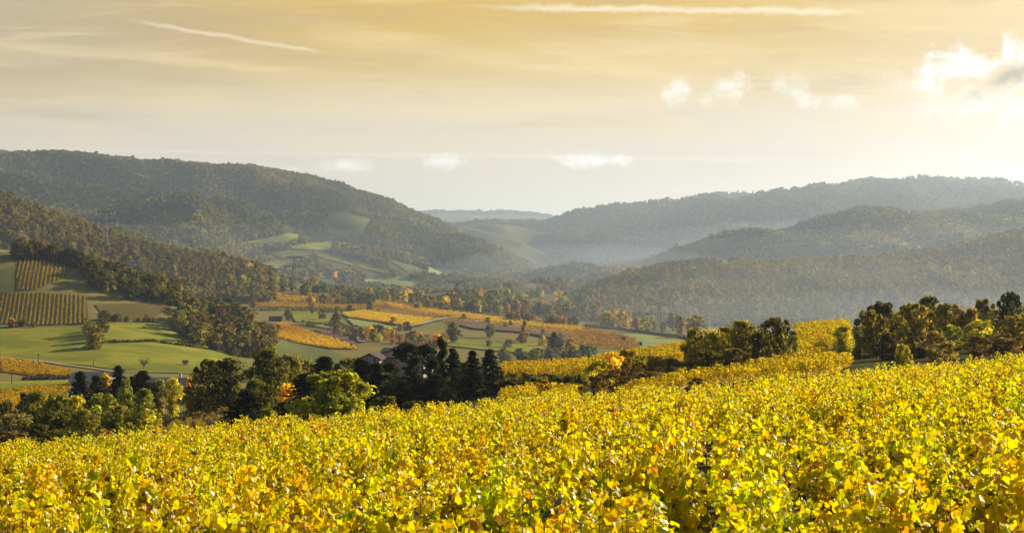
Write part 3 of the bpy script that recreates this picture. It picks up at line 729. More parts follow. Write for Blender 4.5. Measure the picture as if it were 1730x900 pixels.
# the knoll on the left
vine_field('vineyard', [(32, 441), (75, 437), (133, 446), (105, 472), (62, 489), (26, 492)], 'upper striped vineyard on the left knoll', 108, 2.3, 1.3, (.56, .48, .9), VLOW, .5, mat=M_knoll)
vine_field('vineyard', [(0, 497), (60, 495), (146, 500), (150, 547), (60, 550), (0, 547)], 'lower striped vineyard on the left knoll', 109, 2.3, 1.3, (.54, .47, .9), VLOW, .5, mat=M_knoll)
field('field', [(160, 515), (262, 512), (292, 520), (255, 540), (178, 540)], M_knoll, 'dry olive brown field beside the knoll wood')
field('field', [(0, 556), (150, 553), (180, 549), (262, 546), (330, 578), (402, 602), (380, 626), (330, 632), (200, 626), (150, 618), (60, 610), (0, 603)], M_green, 'bright green meadow at the foot of the left knoll', .3)
field('field', [(0, 455), (26, 450), (24, 496), (0, 496)], M_dull, 'dark grass strip left of the knoll vineyards')
field('field', [(0, 412), (22, 412), (24, 424), (0, 428)], M_palegreen, 'pale grass top of the left knoll')
track([(0, 604), (60, 610), (150, 622), (200, 629), (300, 630)], 2.2, 'farm lane along the foot of the left meadow')
vine_field('vineyard', [(0, 606), (60, 613), (126, 631), (124, 640), (60, 636), (0, 628)], 'orange vineyard beside the utility poles', 5, 2.2, 1.6, (.74, .58, 1), VLOW, .75)
field('field', [(0, 646), (60, 645), (122, 643), (120, 650), (60, 654), (0, 660)], M_green, 'bright grass strip left of the white cottage')
vine_field('vineyard', [(0, 664), (60, 656), (120, 653), (124, 672), (60, 688), (0, 700)], 'pinkish orange vineyard behind the lower left shrubs', 5, 2.2, 1.6, (.66, .50, 1.2), VLOW, .75)
field('field', [(430, 596), (470, 574), (560, 592), (596, 612), (560, 650), (440, 630)], M_dull, 'grey green pasture right of the knoll')
# valley floor
BIG = [(378, 493), (450, 493), (560, 498), (700, 511), (860, 541), (985, 553), (1072, 573), (1080, 592), (1000, 586), (940, 571), (880, 557), (830, 549), (735, 542), (612, 527), (560, 524), (480, 520), (430, 517), (392, 503)]
vine_field('vineyard', BIG, 'broad orange brown vineyards across the valley floor', 20, 5.0, 3.4, (.52, .40, 1), VLOW, 1.25, patch=.7, var=.2)
vine_field('vineyard', [(386, 495), (440, 494), (522, 505), (505, 510), (470, 509)], 'golden vineyard wedge at the top of the valley field', 20, 4.4, 3.2, (.86, .70, .8), VLOW, 1.3, off=1.2)
vine_field('vineyard', [(650, 513), (735, 525), (890, 545), (985, 556), (982, 561), (880, 552), (735, 533), (660, 521)], 'golden vineyard band along the dark hedge line', 20, 4.6, 3.2, (.82, .64, .8), VLOW, 1.25, off=1.2)
vine_field('vineyard', [(579, 531), (612, 527), (640, 531), (730, 541), (706, 552), (683, 552), (640, 545), (588, 538)], 'bright golden vineyard leaf shaped plot in mid valley', 18, 3.6, 2.4, (.92, .78, .7), VLOW, 1.15, off=1.3, patch=.1, var=.06)
vine_field('vineyard', [(458, 557), (474, 546), (505, 556), (570, 577), (602, 591), (560, 590), (500, 580), (460, 568)], 'orange gold vineyard below the dark barn', 14, 3.0, 2.2, (.84, .64, .7), VLOW, 1.0, off=.9, patch=.6)
field('field', [(530, 556), (575, 563), (598, 578), (612, 592), (575, 577), (545, 566)], M_brown, 'brown bare field beside the orange vineyard', 1.3)
field('field', [(755, 546), (778, 540), (882, 549), (985, 571), (960, 579), (880, 563), (800, 557)], M_brown, 'violet brown ploughed field in the middle of the valley', 1.6)
field('field', [(700, 529), (780, 533), (770, 538), (690, 534), (640, 527), (640, 522)], M_brown, 'thin brown ploughed strip above the golden plot', 1.6)
field('field', [(490, 529), (545, 528), (560, 540), (548, 547), (500, 545)], M_green, 'green paddock with round bushes by the dark barn', 1.0)
field('field', [(586, 539), (640, 547), (662, 554), (640, 557), (598, 551)], M_palegreen, 'pale green strip below the golden plot', 1.0)
field('field', [(727, 573), (762, 572), (855, 581), (925, 582), (908, 600), (860, 596), (735, 583)], M_green, 'bright meadow behind the pine tops', .8)
field('field', [(1053, 566), (1085, 566), (1160, 577), (1156, 594), (1080, 606), (1065, 587)], M_palegreen, 'pale meadow with a small white vehicle', 1.0)
field('field', [(345, 489), (376, 487), (408, 492), (362, 494)], M_green, 'thin bright green strip at the end of the knoll wood', 1.0)
track([(662, 556), (690, 554), (712, 550), (728, 545), (752, 540), (790, 537)], 6, 'pale farm track curving round the golden plot', off=2.0)
track([(455, 546), (520, 549), (580, 560), (600, 570), (612, 580)], 5, 'pale farm track below the paddock', off=1.5)
# meadows on the hills
MEAD = []
def meadow(poly, mat, label, off=1.5): MEAD.append(field('field', poly, mat, label, off))
meadow([(400, 413), (433, 406), (490, 395), (526, 400), (485, 410)], M_green, 'upper green meadow on the long wooded hill')
meadow([(490, 416), (560, 408), (572, 418), (555, 425), (495, 421)], M_green, 'second green meadow on the long wooded hill')
meadow([(533, 431), (560, 428), (605, 441), (656, 458), (655, 464), (590, 448), (550, 438)], M_green, 'slanting green meadow on the lower hill')
meadow([(594, 474), (680, 468), (721, 479), (700, 489), (630, 479)], M_palegreen, 'pale green meadow at the foot of the long hill')
meadow([(420, 448), (470, 440), (520, 446), (500, 456), (440, 458)], M_green, 'small meadow behind the dark pylon', 1.2)
meadow([(722, 452), (770, 456), (800, 466), (760, 468), (725, 462)], M_palegreen, 'pale clearing at the right foot of the long hill', 1.2)
meadow([(500, 470), (560, 466), (590, 472), (560, 482), (510, 480)], M_dull, 'dull pasture between the pylon and the belt of trees', 1.0)
meadow([(440, 425), (500, 424), (532, 432), (480, 437)], M_green, 'narrow green meadow left of the slanting one', 1.5)
meadow([(655, 439), (690, 447), (722, 458), (690, 461)], M_dull, 'dull clearing on the lower right flank of the long hill', 1.5)
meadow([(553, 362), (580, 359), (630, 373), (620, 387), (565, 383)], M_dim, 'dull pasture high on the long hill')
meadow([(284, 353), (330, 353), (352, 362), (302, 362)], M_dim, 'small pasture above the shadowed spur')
meadow([(1137, 411), (1165, 403), (1230, 404), (1225, 409), (1155, 421)], M_green, 'hazy green meadow on the far spur')
meadow([(1297, 413), (1340, 410), (1376, 412), (1330, 419), (1300, 418)], M_green, 'hazy meadow below the low spur')
meadow([(1522, 412), (1582, 405), (1560, 416), (1530, 418)], M_green, 'small bright meadow beside the skyline trees')
meadow([(1200, 442), (1236, 438), (1262, 441), (1215, 448)], M_gold, 'tan field on the crest of the wooded slope', 1.0)
meadow([(1370, 434), (1440, 427), (1480, 432), (1400, 440)], M_brown, 'brown field behind the crest of the wooded slope', 1.0)

# ------------------------------------------------------------------ woods
def lowcrown(kind, n, size, wid, seed):
    rng = np.random.default_rng(seed); P, N, C = crown_pts(kind, n, rng, wid); v, q = cards(P, N, size, rng, 1.3)
    return proto('wood_'+kind, mk('wood tree', v, [q], [M_leaf_i], None, np.repeat(ltint(len(P), rng, .22, C, .08), 4, 0)))
WB = [lowcrown('far', 150, .20, .50, 300+i) for i in range(6)]
WBM = [lowcrown('broad', 420, .11, .50, 310+i) for i in range(5)]
WC = [lowcrown('spruce', 300, .12, .24, 320+i) for i in range(3)]
ALLM = MEAD
def wood(label, pL, pR, Y0, Y1, sp, hgt, pal, protos, seed, poly=None, excl=(), dens=1.0):
    rng = np.random.default_rng(seed)
    xs = max(abs(sS(pL)), abs(sS(pR)))*Y1
    g = np.stack(np.meshgrid(np.arange(sS(pL)*Y1 if pL < CX else sS(pL)*Y0, sS(pR)*Y1 if pR > CX else sS(pR)*Y0, sp), np.arange(Y0, Y1, sp)), -1).reshape(-1, 2)
    g = g+rng.uniform(-.5, .5, g.shape)*sp*.95; px = CX+F*g[:, 0]/g[:, 1]; k = (px > pL) & (px < pR)
    g = g[k]
    if poly is not None: g = g[inside(g, poly)]
    for e in excl:
        for dy in (0, 14, 28, 42): g = g[~inside(g+np.array([0, dy]), e)]
    if dens < 1: g = g[(fbm(g[:, 0]/70, g[:, 1]/90, 3, seed)+.5 < dens)]
    n = len(g); z = H(g[:, 0], g[:, 1])
    f = fbm(g[:, 0]/170, g[:, 1]/260, 4, seed)*2.4+rng.normal(0, .12, n); f = np.clip(f*.5+.5, 0, .999)
    pal = np.array(pal); fi = f*(len(pal)-1.001); i = fi.astype(int); fr = (fi-i)[:, None]; tn = (pal[i]*(1-fr)+pal[i+1]*fr)*np.clip(rng.normal(1, .12, (n, 1)), .5, 1.6)
    h = hgt*np.clip(rng.normal(1, .2, n), .5, 1.5)*(1+.9*fbm(g[:, 0]/55, g[:, 1]/80, 3, seed+5)); wd = h*rng.uniform(.85, 1.25, n)
    scatter('woods', np.column_stack([g, z-.4]), rng.uniform(0, 6.28, n), np.column_stack([wd, wd, h]), tn, protos, label, 'woods', 0, seed)
PA = [(.05, .068, .022), (.075, .092, .025), (.105, .118, .028), (.16, .158, .031), (.205, .18, .034), (.19, .15, .036), (.085, .10, .026)]
PB = [(.065, .08, .026), (.13, .135, .03), (.20, .18, .035), (.26, .21, .038), (.20, .155, .04), (.105, .115, .029), (.29, .23, .043)]
PD = [(.05, .072, .03), (.085, .10, .034), (.12, .125, .036), (.075, .092, .034)]
wood('woods covering the long high hill on the left', -330, 985, 2120, 4120, 10.5, 10.5, PA, WB+WC[:1], 41, None, MEAD, .80)
wood('woods on the ridge running down from the left', -330, 465, 1330, 1700, 8.5, 9.5, PB, WBM, 42)
wood('autumn woods on the misty slope to the right', 985, 2050, 1310, 1960, 8.5, 8.5, PB, WBM, 43, None, MEAD, .80)
wood('woods on the low hazy spur to the right', 985, 2050, 2450, 3200, 11, 10.5, PA, WB, 44, None, MEAD, .78)
wood('woods on the pale blue far hill', 930, 2050, 3800, 6350, 16, 15, PD, WB+WC, 45, None, MEAD, .82)
wood('woods closing the valley gap', 690, 985, 5600, 6300, 16, 14, PD, WB+WC[:1], 46)
wood('woods on the farthest ridge', 680, 960, 9500, 10100, 26, 20, PD, WB, 47)
wood('tree clumps scattered at the foot of the long hill', 330, 985, 1340, 2250, 13, 8, PB+PA, WBM, 48, None, MEAD, .38)

# ------------------------------------------------------------------ trees and bushes one can tell apart, near the vineyard
def near_trees():
    T = near_tree
    # left wood
    T('spruce', 136, 625, 222, 72, SPR, 'dark spruce with a broad skirt beside the white cottage')
    T('spruce', 162, 632, 226, 64, SPR, 'dark spruce squeezed between the broad spruce and the yellow tree')
    T('spruce', 200, 615, 216, 64, SPR, 'slim pointed dark spruce, tallest of the left wood')
    T('spruce', 240, 624, 224, 83, SPR, 'blackish spruce just right of the slim tallest spruce')
    T('spruce', 224, 634, 229, 54, SPR, 'small dark spruce half hidden behind the blackish one')
    T('spruce', 41, 662, 205, 60, SPR, 'small dark spruce standing alone at the far left edge')
    T('tall', 177, 630, 232, 26, ORA, 'slender orange yellow tree between two dark spruces')
    T('tall', 212, 640, 208, 30, OLG, 'yellow green slender tree below the tallest left spruce')
    T('tall', 243, 655, 204, 34, OLG, 'yellow green tree in front of the blackish spruce')
    T('broad', 268, 640, 226, 40, MUT, 'thin grey twigged tree in front of the long farmhouse')
    T('broad', 292, 638, 218, 44, YGR, 'bright yellow green tree below the farmhouse windows')
    T('tall', 321, 637, 236, 18, (.42, .26, .02), 'small bright yellow tree at the right end of the farmhouse')
    T('broad', 352, 606, 214, 66, DKO, 'dark rounded tree at the right of the farmhouse')
    T('tall', 385, 603, 206, 60, DKO, 'tall dark olive tree right of the farmhouse tree')
    T('broad', 330, 650, 206, 62, OLI, 'low olive tree in front of the dark rounded tree')
    T('bush', 12, 676, 196, 46, BRN, 'brownish round bush at the far left edge')
    T('broad', 62, 660, 192, 70, OLI, 'olive tree right of the lone small spruce')
    T('broad', 100, 664, 186, 76, OLI, 'wide olive tree under the broad spruce')
    T('bush', 128, 668, 182, 60, YGR, 'yellow topped bush in front of the broad spruce')
    T('bush', 170, 664, 178, 76, OLG, 'wide yellow green bush below the left spruces')
    T('bush', 28, 698, 172, 90, MUT, 'grey green bush low in the left corner wood')
    T('bush', 92, 694, 168, 92, DKO, 'dark wide bush at the bottom of the left wood')
    T('broad', 140, 690, 160, 70, OLI, 'leaning layered olive tree near the bottom of the left wood')
    T('bush', 200, 684, 164, 66, OLI, 'rounded olive bush below the slim tallest spruce')
    T('bush', 250, 690, 166, 54, YGR, 'yellow green bush above the pale green shrub')
    T('bush', 20, 728, 132, 90, BRN, 'brown thicket in the lowest left corner')
    T('bush', 110, 726, 130, 100, DKO, 'dark thicket along the lower edge of the left wood')
    T('bush', 62, 716, 150, 80, DKO, 'dark bush above the brown corner thicket')
    T('bush', 176, 724, 100, 44, RUS, 'rusty pink shrub rising above the vines')
    T('bush', 215, 713, 104, 52, GRN, 'pale green round shrub between two rusty shrubs')
    T('bush', 257, 725, 98, 34, RUS, 'smaller rusty brown shrub beside the pale green shrub')
    T('bush', 292, 730, 92, 36, OLG, 'low yellow green shrub left of the half bare vineyard')
    # middle wood
    T('broad', 452, 588, 200, 92, DKO, 'tall dark olive tree in the gap left of the mid house')
    T('broad', 490, 598, 214, 76, OLI, 'olive tree behind the dark spruce in the middle wood')
    T('broad', 516, 606, 222, 60, OLI, 'wide olive tree far back between the dark trees')
    T('spruce', 548, 600, 190, 109, SPR, 'dark dense spruce left of the mid house')
    T('broad', 584, 606, 186, 66, DKO, 'dark tree close to the gable of the mid house')
    T('spruce', 416, 656, 150, 101, SPR, 'blackish spruce by the half bare vineyard')
    T('spruce', 520, 628, 168, 133, SPR, 'wide blackish spruce behind the big round bush')
    T('bush', 487, 648, 172, 44, YEL, 'yellow bush glimpsed between two blackish trees')
    T('bush', 452, 688, 118, 50, OLG, 'small olive shrub beside the blackish spruce')
    T('broad', 432, 640, 172, 60, DKO, 'dark tree above the blackish spruce by the half bare vineyard')
    T('bush', 568, 626, 112, 168, (.17, .175, .02), 'big round green bush, the largest bush beyond the vines')
    T('bush', 520, 670, 116, 60, OLI, 'dark green lower flank bush joined to the big round bush')
    # pines
    T('broad', 626, 614, 180, 56, DKO, 'dark leafy tree hiding the foot of the cream gable')
    T('spruce', 650, 612, 178, 50, SPR, 'black conifer under the house chimney')
    T('pine', 609, 604, 176, 85, SPR, 'black pine standing before the gable wall')
    T('pine', 636, 612, 170, 82, SPR, 'low black pine in front of the cream gable')
    T('pine', 662, 611, 174, 70, SPR, 'black pine below the chimney')
    T('umbrella', 688, 574, 178, 48, SPR, 'umbrella topped pine with a high tuft at the left end of the pine row')
    T('umbrella', 714, 577, 182, 46, SPR, 'second umbrella topped pine against the valley meadow')
    T('pine', 700, 602, 168, 76, SPR, 'dark pine under the two umbrella topped pines')
    T('pine', 729, 597, 172, 60, SPR, 'ragged pine left of the dark column tree')
    T('column', 746, 569, 184, 24, (.030, .036, .014), 'dark upright column tree rising over the pines')
    T('spruce', 765, 586, 172, 60, SPR, 'tall pointed conifer right of the dark column tree')
    T('spruce', 798, 590, 168, 58, SPR, 'pointed conifer second from the right end of the pine row')
    T('spruce', 828, 588, 172, 64, SPR, 'pointed conifer at the right end of the pine row')
    T('pine', 780, 612, 178, 62, SPR, 'shorter pine between two pointed conifers')
    T('spruce', 680, 640, 160, 97, SPR, 'dense dark spruce low in the pine row')
    T('spruce', 735, 630, 162, 90, SPR, 'dense dark spruce under the column tree')
    T('bush', 775, 660, 190, 60, YEL, 'yellow bush showing between the pine trunks')
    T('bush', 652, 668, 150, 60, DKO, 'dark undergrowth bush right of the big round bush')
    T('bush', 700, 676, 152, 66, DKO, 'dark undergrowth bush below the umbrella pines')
    # thin bushes in the middle
    for px, yt, d, wp, tn, lb in [(1012, 607, 128, 59, YGR, 'sparse yellow green shrub at the left end of the thin shrubs'),
        (1032, 593, 134, 57, YEL, 'sparse upright yellow shrub, second of the thin shrubs'), (1058, 589, 136, 59, (.24, .19, .03), 'tall sparse shrub in the middle of the thin shrubs'),
        (1082, 599, 138, 57, OLG, 'sparse olive shrub among the thin shrubs'), (1108, 599, 138, 59, (.22, .16, .03), 'ochre sparse shrub among the thin shrubs'),
        (1132, 603, 140, 59, OLG, 'sparse olive shrub at the right end of the thin shrubs'), (1044, 622, 120, 70, BRN, 'low brown twiggy shrub under the thin shrubs'), (1098, 626, 124, 80, BRN, 'wide low brown shrub under the thin shrubs'), (1004, 634, 112, 50, BRN, 'low dark brown shrub beside the golden plot'),
        (1180, 636, 92, 44, BRN, 'low twiggy brown shrub just above the near vines')]: T('scrub', px, yt, d, wp, tn, lb)
    T('scrub', 921, 640, 118, 40, (.24, .17, .02), 'single ochre shrub beside the dark track')
    T('broad', 1172, 552, 140, 50, (.18, .15, .02), 'yellow tree with a see through crown at the left of the middle group')
    T('tall', 1204, 557, 142, 48, YGR, 'olive yellow tree, second in the middle group')
    T('tall', 1226, 552, 146, 46, (.17, .14, .02), 'ochre tree in the centre of the middle group')
    T('tall', 1254, 541, 142, 56, (.19, .17, .02), 'tallest yellow tree of the middle group')
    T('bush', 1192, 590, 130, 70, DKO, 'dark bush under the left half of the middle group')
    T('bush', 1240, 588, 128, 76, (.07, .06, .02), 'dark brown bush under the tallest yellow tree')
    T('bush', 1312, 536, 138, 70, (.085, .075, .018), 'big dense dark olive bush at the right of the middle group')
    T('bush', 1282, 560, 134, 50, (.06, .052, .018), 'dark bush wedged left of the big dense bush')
    T('scrub', 1341, 566, 134, 24, OLG, 'slim thin shrub leaning beside the big dense bush')
    # right group
    T('tall', 1424, 549, 150, 36, YGR, 'small slender yellow tree before the right group')
    T('bush', 1472, 524, 142, 72, (.12, .10, .02), 'round olive tree with yellow rim at the left of the right group')
    T('broad', 1488, 509, 158, 78, (.05, .05, .02), 'dark open crowned tree behind the round olive tree')
    T('bush', 1545, 512, 150, 80, (.15, .125, .018), 'broad ochre bush in the right group')
    T('tall', 1568, 499, 162, 48, (.09, .085, .018), 'tall olive tree behind the broad ochre bush')
    T('broad', 1602, 512, 158, 62, (.15, .125, .02), 'ochre tree with darker heart in the right group')
    T('bush', 1638, 520, 156, 50, (.17, .125, .02), 'orange tinted bush in the right group')
    T('broad', 1662, 504, 160, 56, (.12, .11, .02), 'yellow olive tree left of the dark round tree')
    T('bush', 1706, 493, 164, 52, (.04, .045, .015), 'dark dense round tree at the right edge')
    T('bush', 1655, 540, 146, 64, YGR, 'yellow green bush below the yellow olive tree')
    T('bush', 1716, 532, 148, 66, (.16, .13, .02), 'yellowish bush below the dark round tree')
    T('bush', 1604, 548, 142, 56, OLG, 'olive bush in front of the ochre tree')
    T('bush', 1516, 528, 168, 62, (.12, .11, .02), 'olive bush filling the gap left of the broad ochre bush')
    T('bush', 1588, 524, 170, 60, (.14, .125, .02), 'ochre olive bush filling the gap behind the ochre tree')
    T('bush', 1626, 530, 168, 62, (.12, .115, .02), 'olive bush filling the gap behind the orange tinted bush')
    T('bush', 1684, 522, 172, 64, (.15, .135, .02), 'yellow olive bush filling the gap left of the dark round tree')
    T('bush', 1762, 515, 154, 80, (.12, .10, .02), 'olive bush cut by the right edge of the view')
    T('scrub', 1578, 558, 128, 58, (.20, .16, .06), 'pale sparse shrub standing before the right group')
    T('scrub', 1600, 578, 118, 40, (.17, .14, .05), 'small pale twiggy shrub below the pale sparse shrub')
    T('bush', 1525, 581, 112, 38, (.20, .19, .02), 'small bright yellow green bush alone before the right group')
    T('scrub', 1652, 566, 128, 66, BRN, 'brown twiggy shrub under the yellow green bush')
    T('scrub', 1698, 562, 126, 76, BRN, 'wide brown twiggy shrub near the right edge')
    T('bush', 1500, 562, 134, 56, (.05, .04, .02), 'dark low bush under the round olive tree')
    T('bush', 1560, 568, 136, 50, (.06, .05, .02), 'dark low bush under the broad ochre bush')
near_trees()

# ------------------------------------------------------------------ single trees of the knoll and valley
def at_ray(px, py, ymin=62.0):
    X, Y = ray([px], [py], ymin); return float(X[0]), float(Y[0])
def valley_tree(kind, px, ytop, ybase, tint, label, group=None, wf=1.0):
    X, Y = at_ray(px, ybase, 340); h = (ybase-ytop)/F*Y; return far_tree(kind, X, Y, h, tint, label, group, wf)
def valley_trees():
    V = valley_tree
    V('broad', 765, 543, 580, MUT, 'large grey green tree behind the column tree')
    V('broad', 828, 546, 571, OLG, 'open crowned yellow green tree on the ploughed field edge')
    V('column', 886, 541, 576, (.26, .20, .03), 'yellow poplar in mid valley', None, 1.5)
    V('column', 664, 556, 582, (.42, .26, .02), 'bright orange yellow poplar above the mid house', None, 1.4)
    V('bush', 688, 543, 558, DARK, 'dark round bush beside the farm track')
    V('bush', 676, 547, 559, MUT, 'grey bush left of the dark round track bush')
    V('bush', 804, 516, 528, OLI, 'round olive bush at the end of the dark hedge line')
    V('bush', 624, 511, 525, DARK, 'small dark round tree on the brown field')
    V('bush', 590, 514, 526, DKO, 'small dark olive tree left of the dark round one')
    V('broad', 568, 527, 550, DKO, 'dark tree at the right of the paddock')
    V('bush', 545, 523, 540, MUT, 'pale grey round bush in the paddock')
    V('broad', 487, 523, 542, OLI, 'olive tree beside the dark barn')
    V('bush', 427, 510, 524, BLU, 'blue green double bush below the knoll wood')
    V('bush', 469, 548, 561, DKO, 'dark bush on the orange vineyard edge')
    V('bush', 597, 563, 577, DKO, 'low dark bush above the mid house')
    V('bush', 612, 566, 578, DKO, 'second low dark bush above the mid house')
    V('spruce', 936, 560, 600, (.045, .065, .035), 'big blue green conifer in the meadow right of the pines', None, 2.2)
    V('broad', 942, 566, 596, BLU, 'rounded crown close behind the big blue green conifer')
    V('broad', 964, 571, 600, (.30, .20, .03), 'orange yellow tree right of the big conifer')
    V('broad', 984, 582, 606, BLU, 'blue green tree at the edge of the golden plot')
    V('broad', 968, 588, 612, MUT, 'dull bush below the orange yellow tree')
    V('bush', 825, 574, 586, DKO, 'small dark tree in the bright meadow')
    V('bush', 858, 573, 588, BLU, 'small blue green tree in the bright meadow')
    V('spruce', 457, 468, 488, DARK, 'small dark pointed conifer by the valley village', None, 2.0)
    V('spruce', 580, 462, 486, BLU, 'hazy spreading conifer at the foot of the long hill', None, 2.4)
    V('column', 294, 448, 478, (.30, .23, .04), 'yellow poplar at the end of the knoll ridge', None, 1.5)
    X, Y = at_ray(243, 624, 340); near_tree('bare', 243, 601, Y, 26, BRN, 'round bare twigged tree alone in the green meadow')
    V('bush', 1082, 576, 586, DARK, 'dark bush beside the small white vehicle')
    V('bush', 1053, 568, 578, DKO, 'dark hedge bush at the corner of the pale meadow')
    for px, yt, yb in ((1480, 417, 430), (1498, 412, 428), (1512, 412, 427), (1492, 419, 430)):
        V('bush', px, yt, yb, DARK, 'dark round tree on the skyline of the wooded slope', 'four dark skyline trees')
    rng = random.Random(12)
    def many(n, kinds, pxr, yb, hr, tints, label, group, edge=None):
        for _ in range(n):
            px = rng.uniform(*pxr); b = yb(px)+rng.uniform(-1, 1)*(edge or 4); X, Y = at_ray(px, b, 340)
            far_tree(rng.choice(kinds), X, Y, rng.uniform(*hr), tuple(c*rng.uniform(1.1, 1.7) for c in rng.choice(tints)), label, group, rng.uniform(.85, 1.2))
    L = lambda pts: (lambda px: float(np.interp(px, [p[0] for p in pts], [p[1] for p in pts])))
    # tree belt between the vineyards and the hills
    many(58, ['broad', 'bush', 'tall', 'broad'], (385, 760), L([(385, 487), (500, 494), (620, 502), (760, 516)]), (8, 17), [OLI, YEL, MUT, GRN, ORA, BLU, YGR, DKO, MUT], 'hazy autumn tree in the belt behind the valley vineyards', 'tree belt behind the valley vineyards', 7)
    many(52, ['broad', 'bush', 'tall'], (760, 1180), L([(760, 518), (900, 532), (1050, 550), (1180, 566)]), (10, 19), [OLI, MUT, BLU, YGR, ORA, MUT, (.22, .17, .05)], 'misty autumn tree lining the far side of the valley', 'misty trees on the far side of the valley', 7)
    many(26, ['bush', 'broad'], (852, 986), L([(852, 541), (920, 547), (986, 553)]), (7, 10), [(.20, .12, .025), (.26, .15, .02), DKO, OLI], 'orange brown tree in the long copse on the vineyards', 'long orange copse', 2)
    many(34, ['broad', 'bush', 'scrub', 'tall'], (560, 760), L([(560, 562), (660, 578), (760, 588)]), (5, 10), [MUT, (.17, .12, .06), OLI, MUT, YEL], 'muted half bare tree in the hedge above the mid house', 'hedge trees above the mid house', 5)
    many(26, ['bush', 'broad'], (840, 1010), L([(840, 612), (930, 612), (1010, 606)]), (5, 9), [BLU, BLU, MUT, OLI], 'blue green bush behind the golden plot', 'blue green bushes behind the golden plot', 5)
    many(22, ['bush', 'scrub', 'bush'], (500, 620), L([(500, 548), (620, 560)]), (2.5, 5), [DKO, BRN, OLI], 'hedgerow bush below the paddock', 'hedgerow below the paddock', 2)
    many(40, ['broad', 'bush', 'tall', 'bush'], (400, 1000), L([(400, 505), (600, 520), (800, 552), (1000, 590)]), (3, 8), [OLI, MUT, DKO, YGR, YEL, BRN], 'small tree standing among the valley vineyards', 'small trees among the valley vineyards', 22)
    many(40, ['broad', 'bush', 'tall'], (380, 980), L([(380, 470), (600, 480), (800, 494), (980, 512)]), (8, 16), [MUT, YGR, YEL, OLI, ORA, BLU], 'golden hazy tree at the foot of the long hill', 'golden trees at the foot of the long hill', 12)
    def patch(n, kinds, poly, hr, tints, label, group, seed):
        r2 = np.random.default_rng(seed); A = np.array(poly, float); q = r2.uniform(A.min(0), A.max(0), (n*12, 2)); q = q[inside(q, poly)][:n]; X, Y = ray(q[:, 0], q[:, 1], 340)
        for x, y in zip(X, Y): far_tree(rng.choice(kinds), x, y, rng.uniform(*hr), tuple(c*rng.uniform(1.0, 1.6) for c in rng.choice(tints)), label, group, rng.uniform(.95, 1.3))
    KW = [(.085, .082, .02), (.115, .108, .024), DKO, OLI, (.14, .125, .024), (.095, .08, .026), DKO]
    patch(95, ['broad', 'bush', 'broad', 'bush', 'tall'], [(140, 455), (190, 462), (260, 484), (330, 510), (400, 540), (445, 565), (440, 582), (400, 590), (340, 566), (300, 540), (280, 512), (200, 506), (160, 492)], (7, 12), KW, 'autumn tree in the wood running down the left knoll', 'wood on the left knoll', 3)
    patch(60, ['broad', 'bush'], [(290, 545), (345, 560), (400, 585), (450, 572), (466, 590), (450, 606), (400, 604), (350, 592), (310, 575)], (7, 12), [(.125, .115, .022), OLI, (.15, .135, .024), (.11, .09, .026)], 'ochre tree at the lower edge of the knoll wood', 'lower edge of the knoll wood', 4)
    patch(46, ['broad', 'bush'], [(24, 430), (70, 432), (110, 444), (150, 456), (150, 470), (135, 458), (100, 444), (28, 438)], (7, 11), [DARK, DKO, (.09, .07, .02), (.12, .09, .024)], 'dark tree along the top of the left knoll', 'dark trees along the knoll top', 5)
    many(14, ['bush', 'scrub'], (146, 178), L([(146, 560), (160, 580), (178, 548)]), (4, 8), [(.09, .06, .03), OLI, DKO], 'hedge bush running down the left meadow', 'hedge down the left meadow', 16)
    many(9, ['bush'], (2, 60), L([(2, 551), (60, 552)]), (2.5, 4.5), [OLI, YEL, DKO], 'low hedge bush under the striped vineyard', 'hedge under the striped vineyard', 1)
    many(14, ['bush'], (170, 270), L([(170, 541), (270, 544)]), (2.5, 5), [OLI, BRN, DKO], 'low hedge bush under the dry olive brown field', 'hedge under the dry olive brown field', 1)
    many(22, ['spruce'], (1236, 1278), L([(1236, 331), (1278, 333)]), (26, 34), [(.03, .045, .03)], 'tall conifer in the clump on the far skyline', 'skyline conifer clump', 1)
valley_trees()

# ------------------------------------------------------------------ dark hedge lines in the valley
def hedge(pix, h, wd, tint, label, seed, ymin=340):
    rng = np.random.default_rng(seed); d = np.array(pix, float); k = np.concatenate([a+(b-a)*np.linspace(0, 1, 12)[:, None] for a, b in zip(d[:-1], d[1:])])
    X, Y = ray(k[:, 0], k[:, 1], ymin); P = np.stack([X, Y], 1); L = np.concatenate([[0], np.cumsum(np.hypot(*np.diff(P, axis=0).T))])
    n = int(min(5000, L[-1]*14)); s = rng.uniform(0, L[-1], n); x = np.interp(s, L, X); y = np.interp(s, L, Y); o0 = (float(X[0]), float(Y[0]), H1(X[0], Y[0]))
    hh = h*(.7+.6*(fbm(s/14, s*0+seed, 3, seed)+.5)); z = H(x, y)+hh*rng.uniform(0, 1, n)
    p = np.stack([x+rng.normal(0, wd*.4, n), y+rng.normal(0, wd*.4, n), z], 1)-np.array(o0)
    v, q = cards(p, rng.normal(size=(n, 3)), .9, rng, 1.3); o = link('hedge', mk('hedge', v, [q], [M_leaf], None, np.repeat(ltint(n, rng, .3), 4, 0)))
    o.location = o0; o.color = (*tint, 1); tag(o, label, 'hedge')
hedge([(750, 525), (800, 531), (885, 543), (930, 549)], 2.5, 2, (.05, .045, .02), 'long dark straight hedge across the golden vineyards', 1)
hedge([(435, 525), (500, 524), (560, 527), (600, 527)], 4, 4, (.05, .055, .022), 'dark hedge along the top of the paddock', 2)
hedge([(560, 551), (600, 561), (680, 572)], 3, 3, (.06, .055, .025), 'brown hedge below the golden leaf shaped plot', 3)
hedge([(988, 552), (1050, 558), (1110, 566), (1170, 574)], 2.5, 2, (.06, .055, .03), 'hazy hedge along the far edge of the pale meadow', 4)
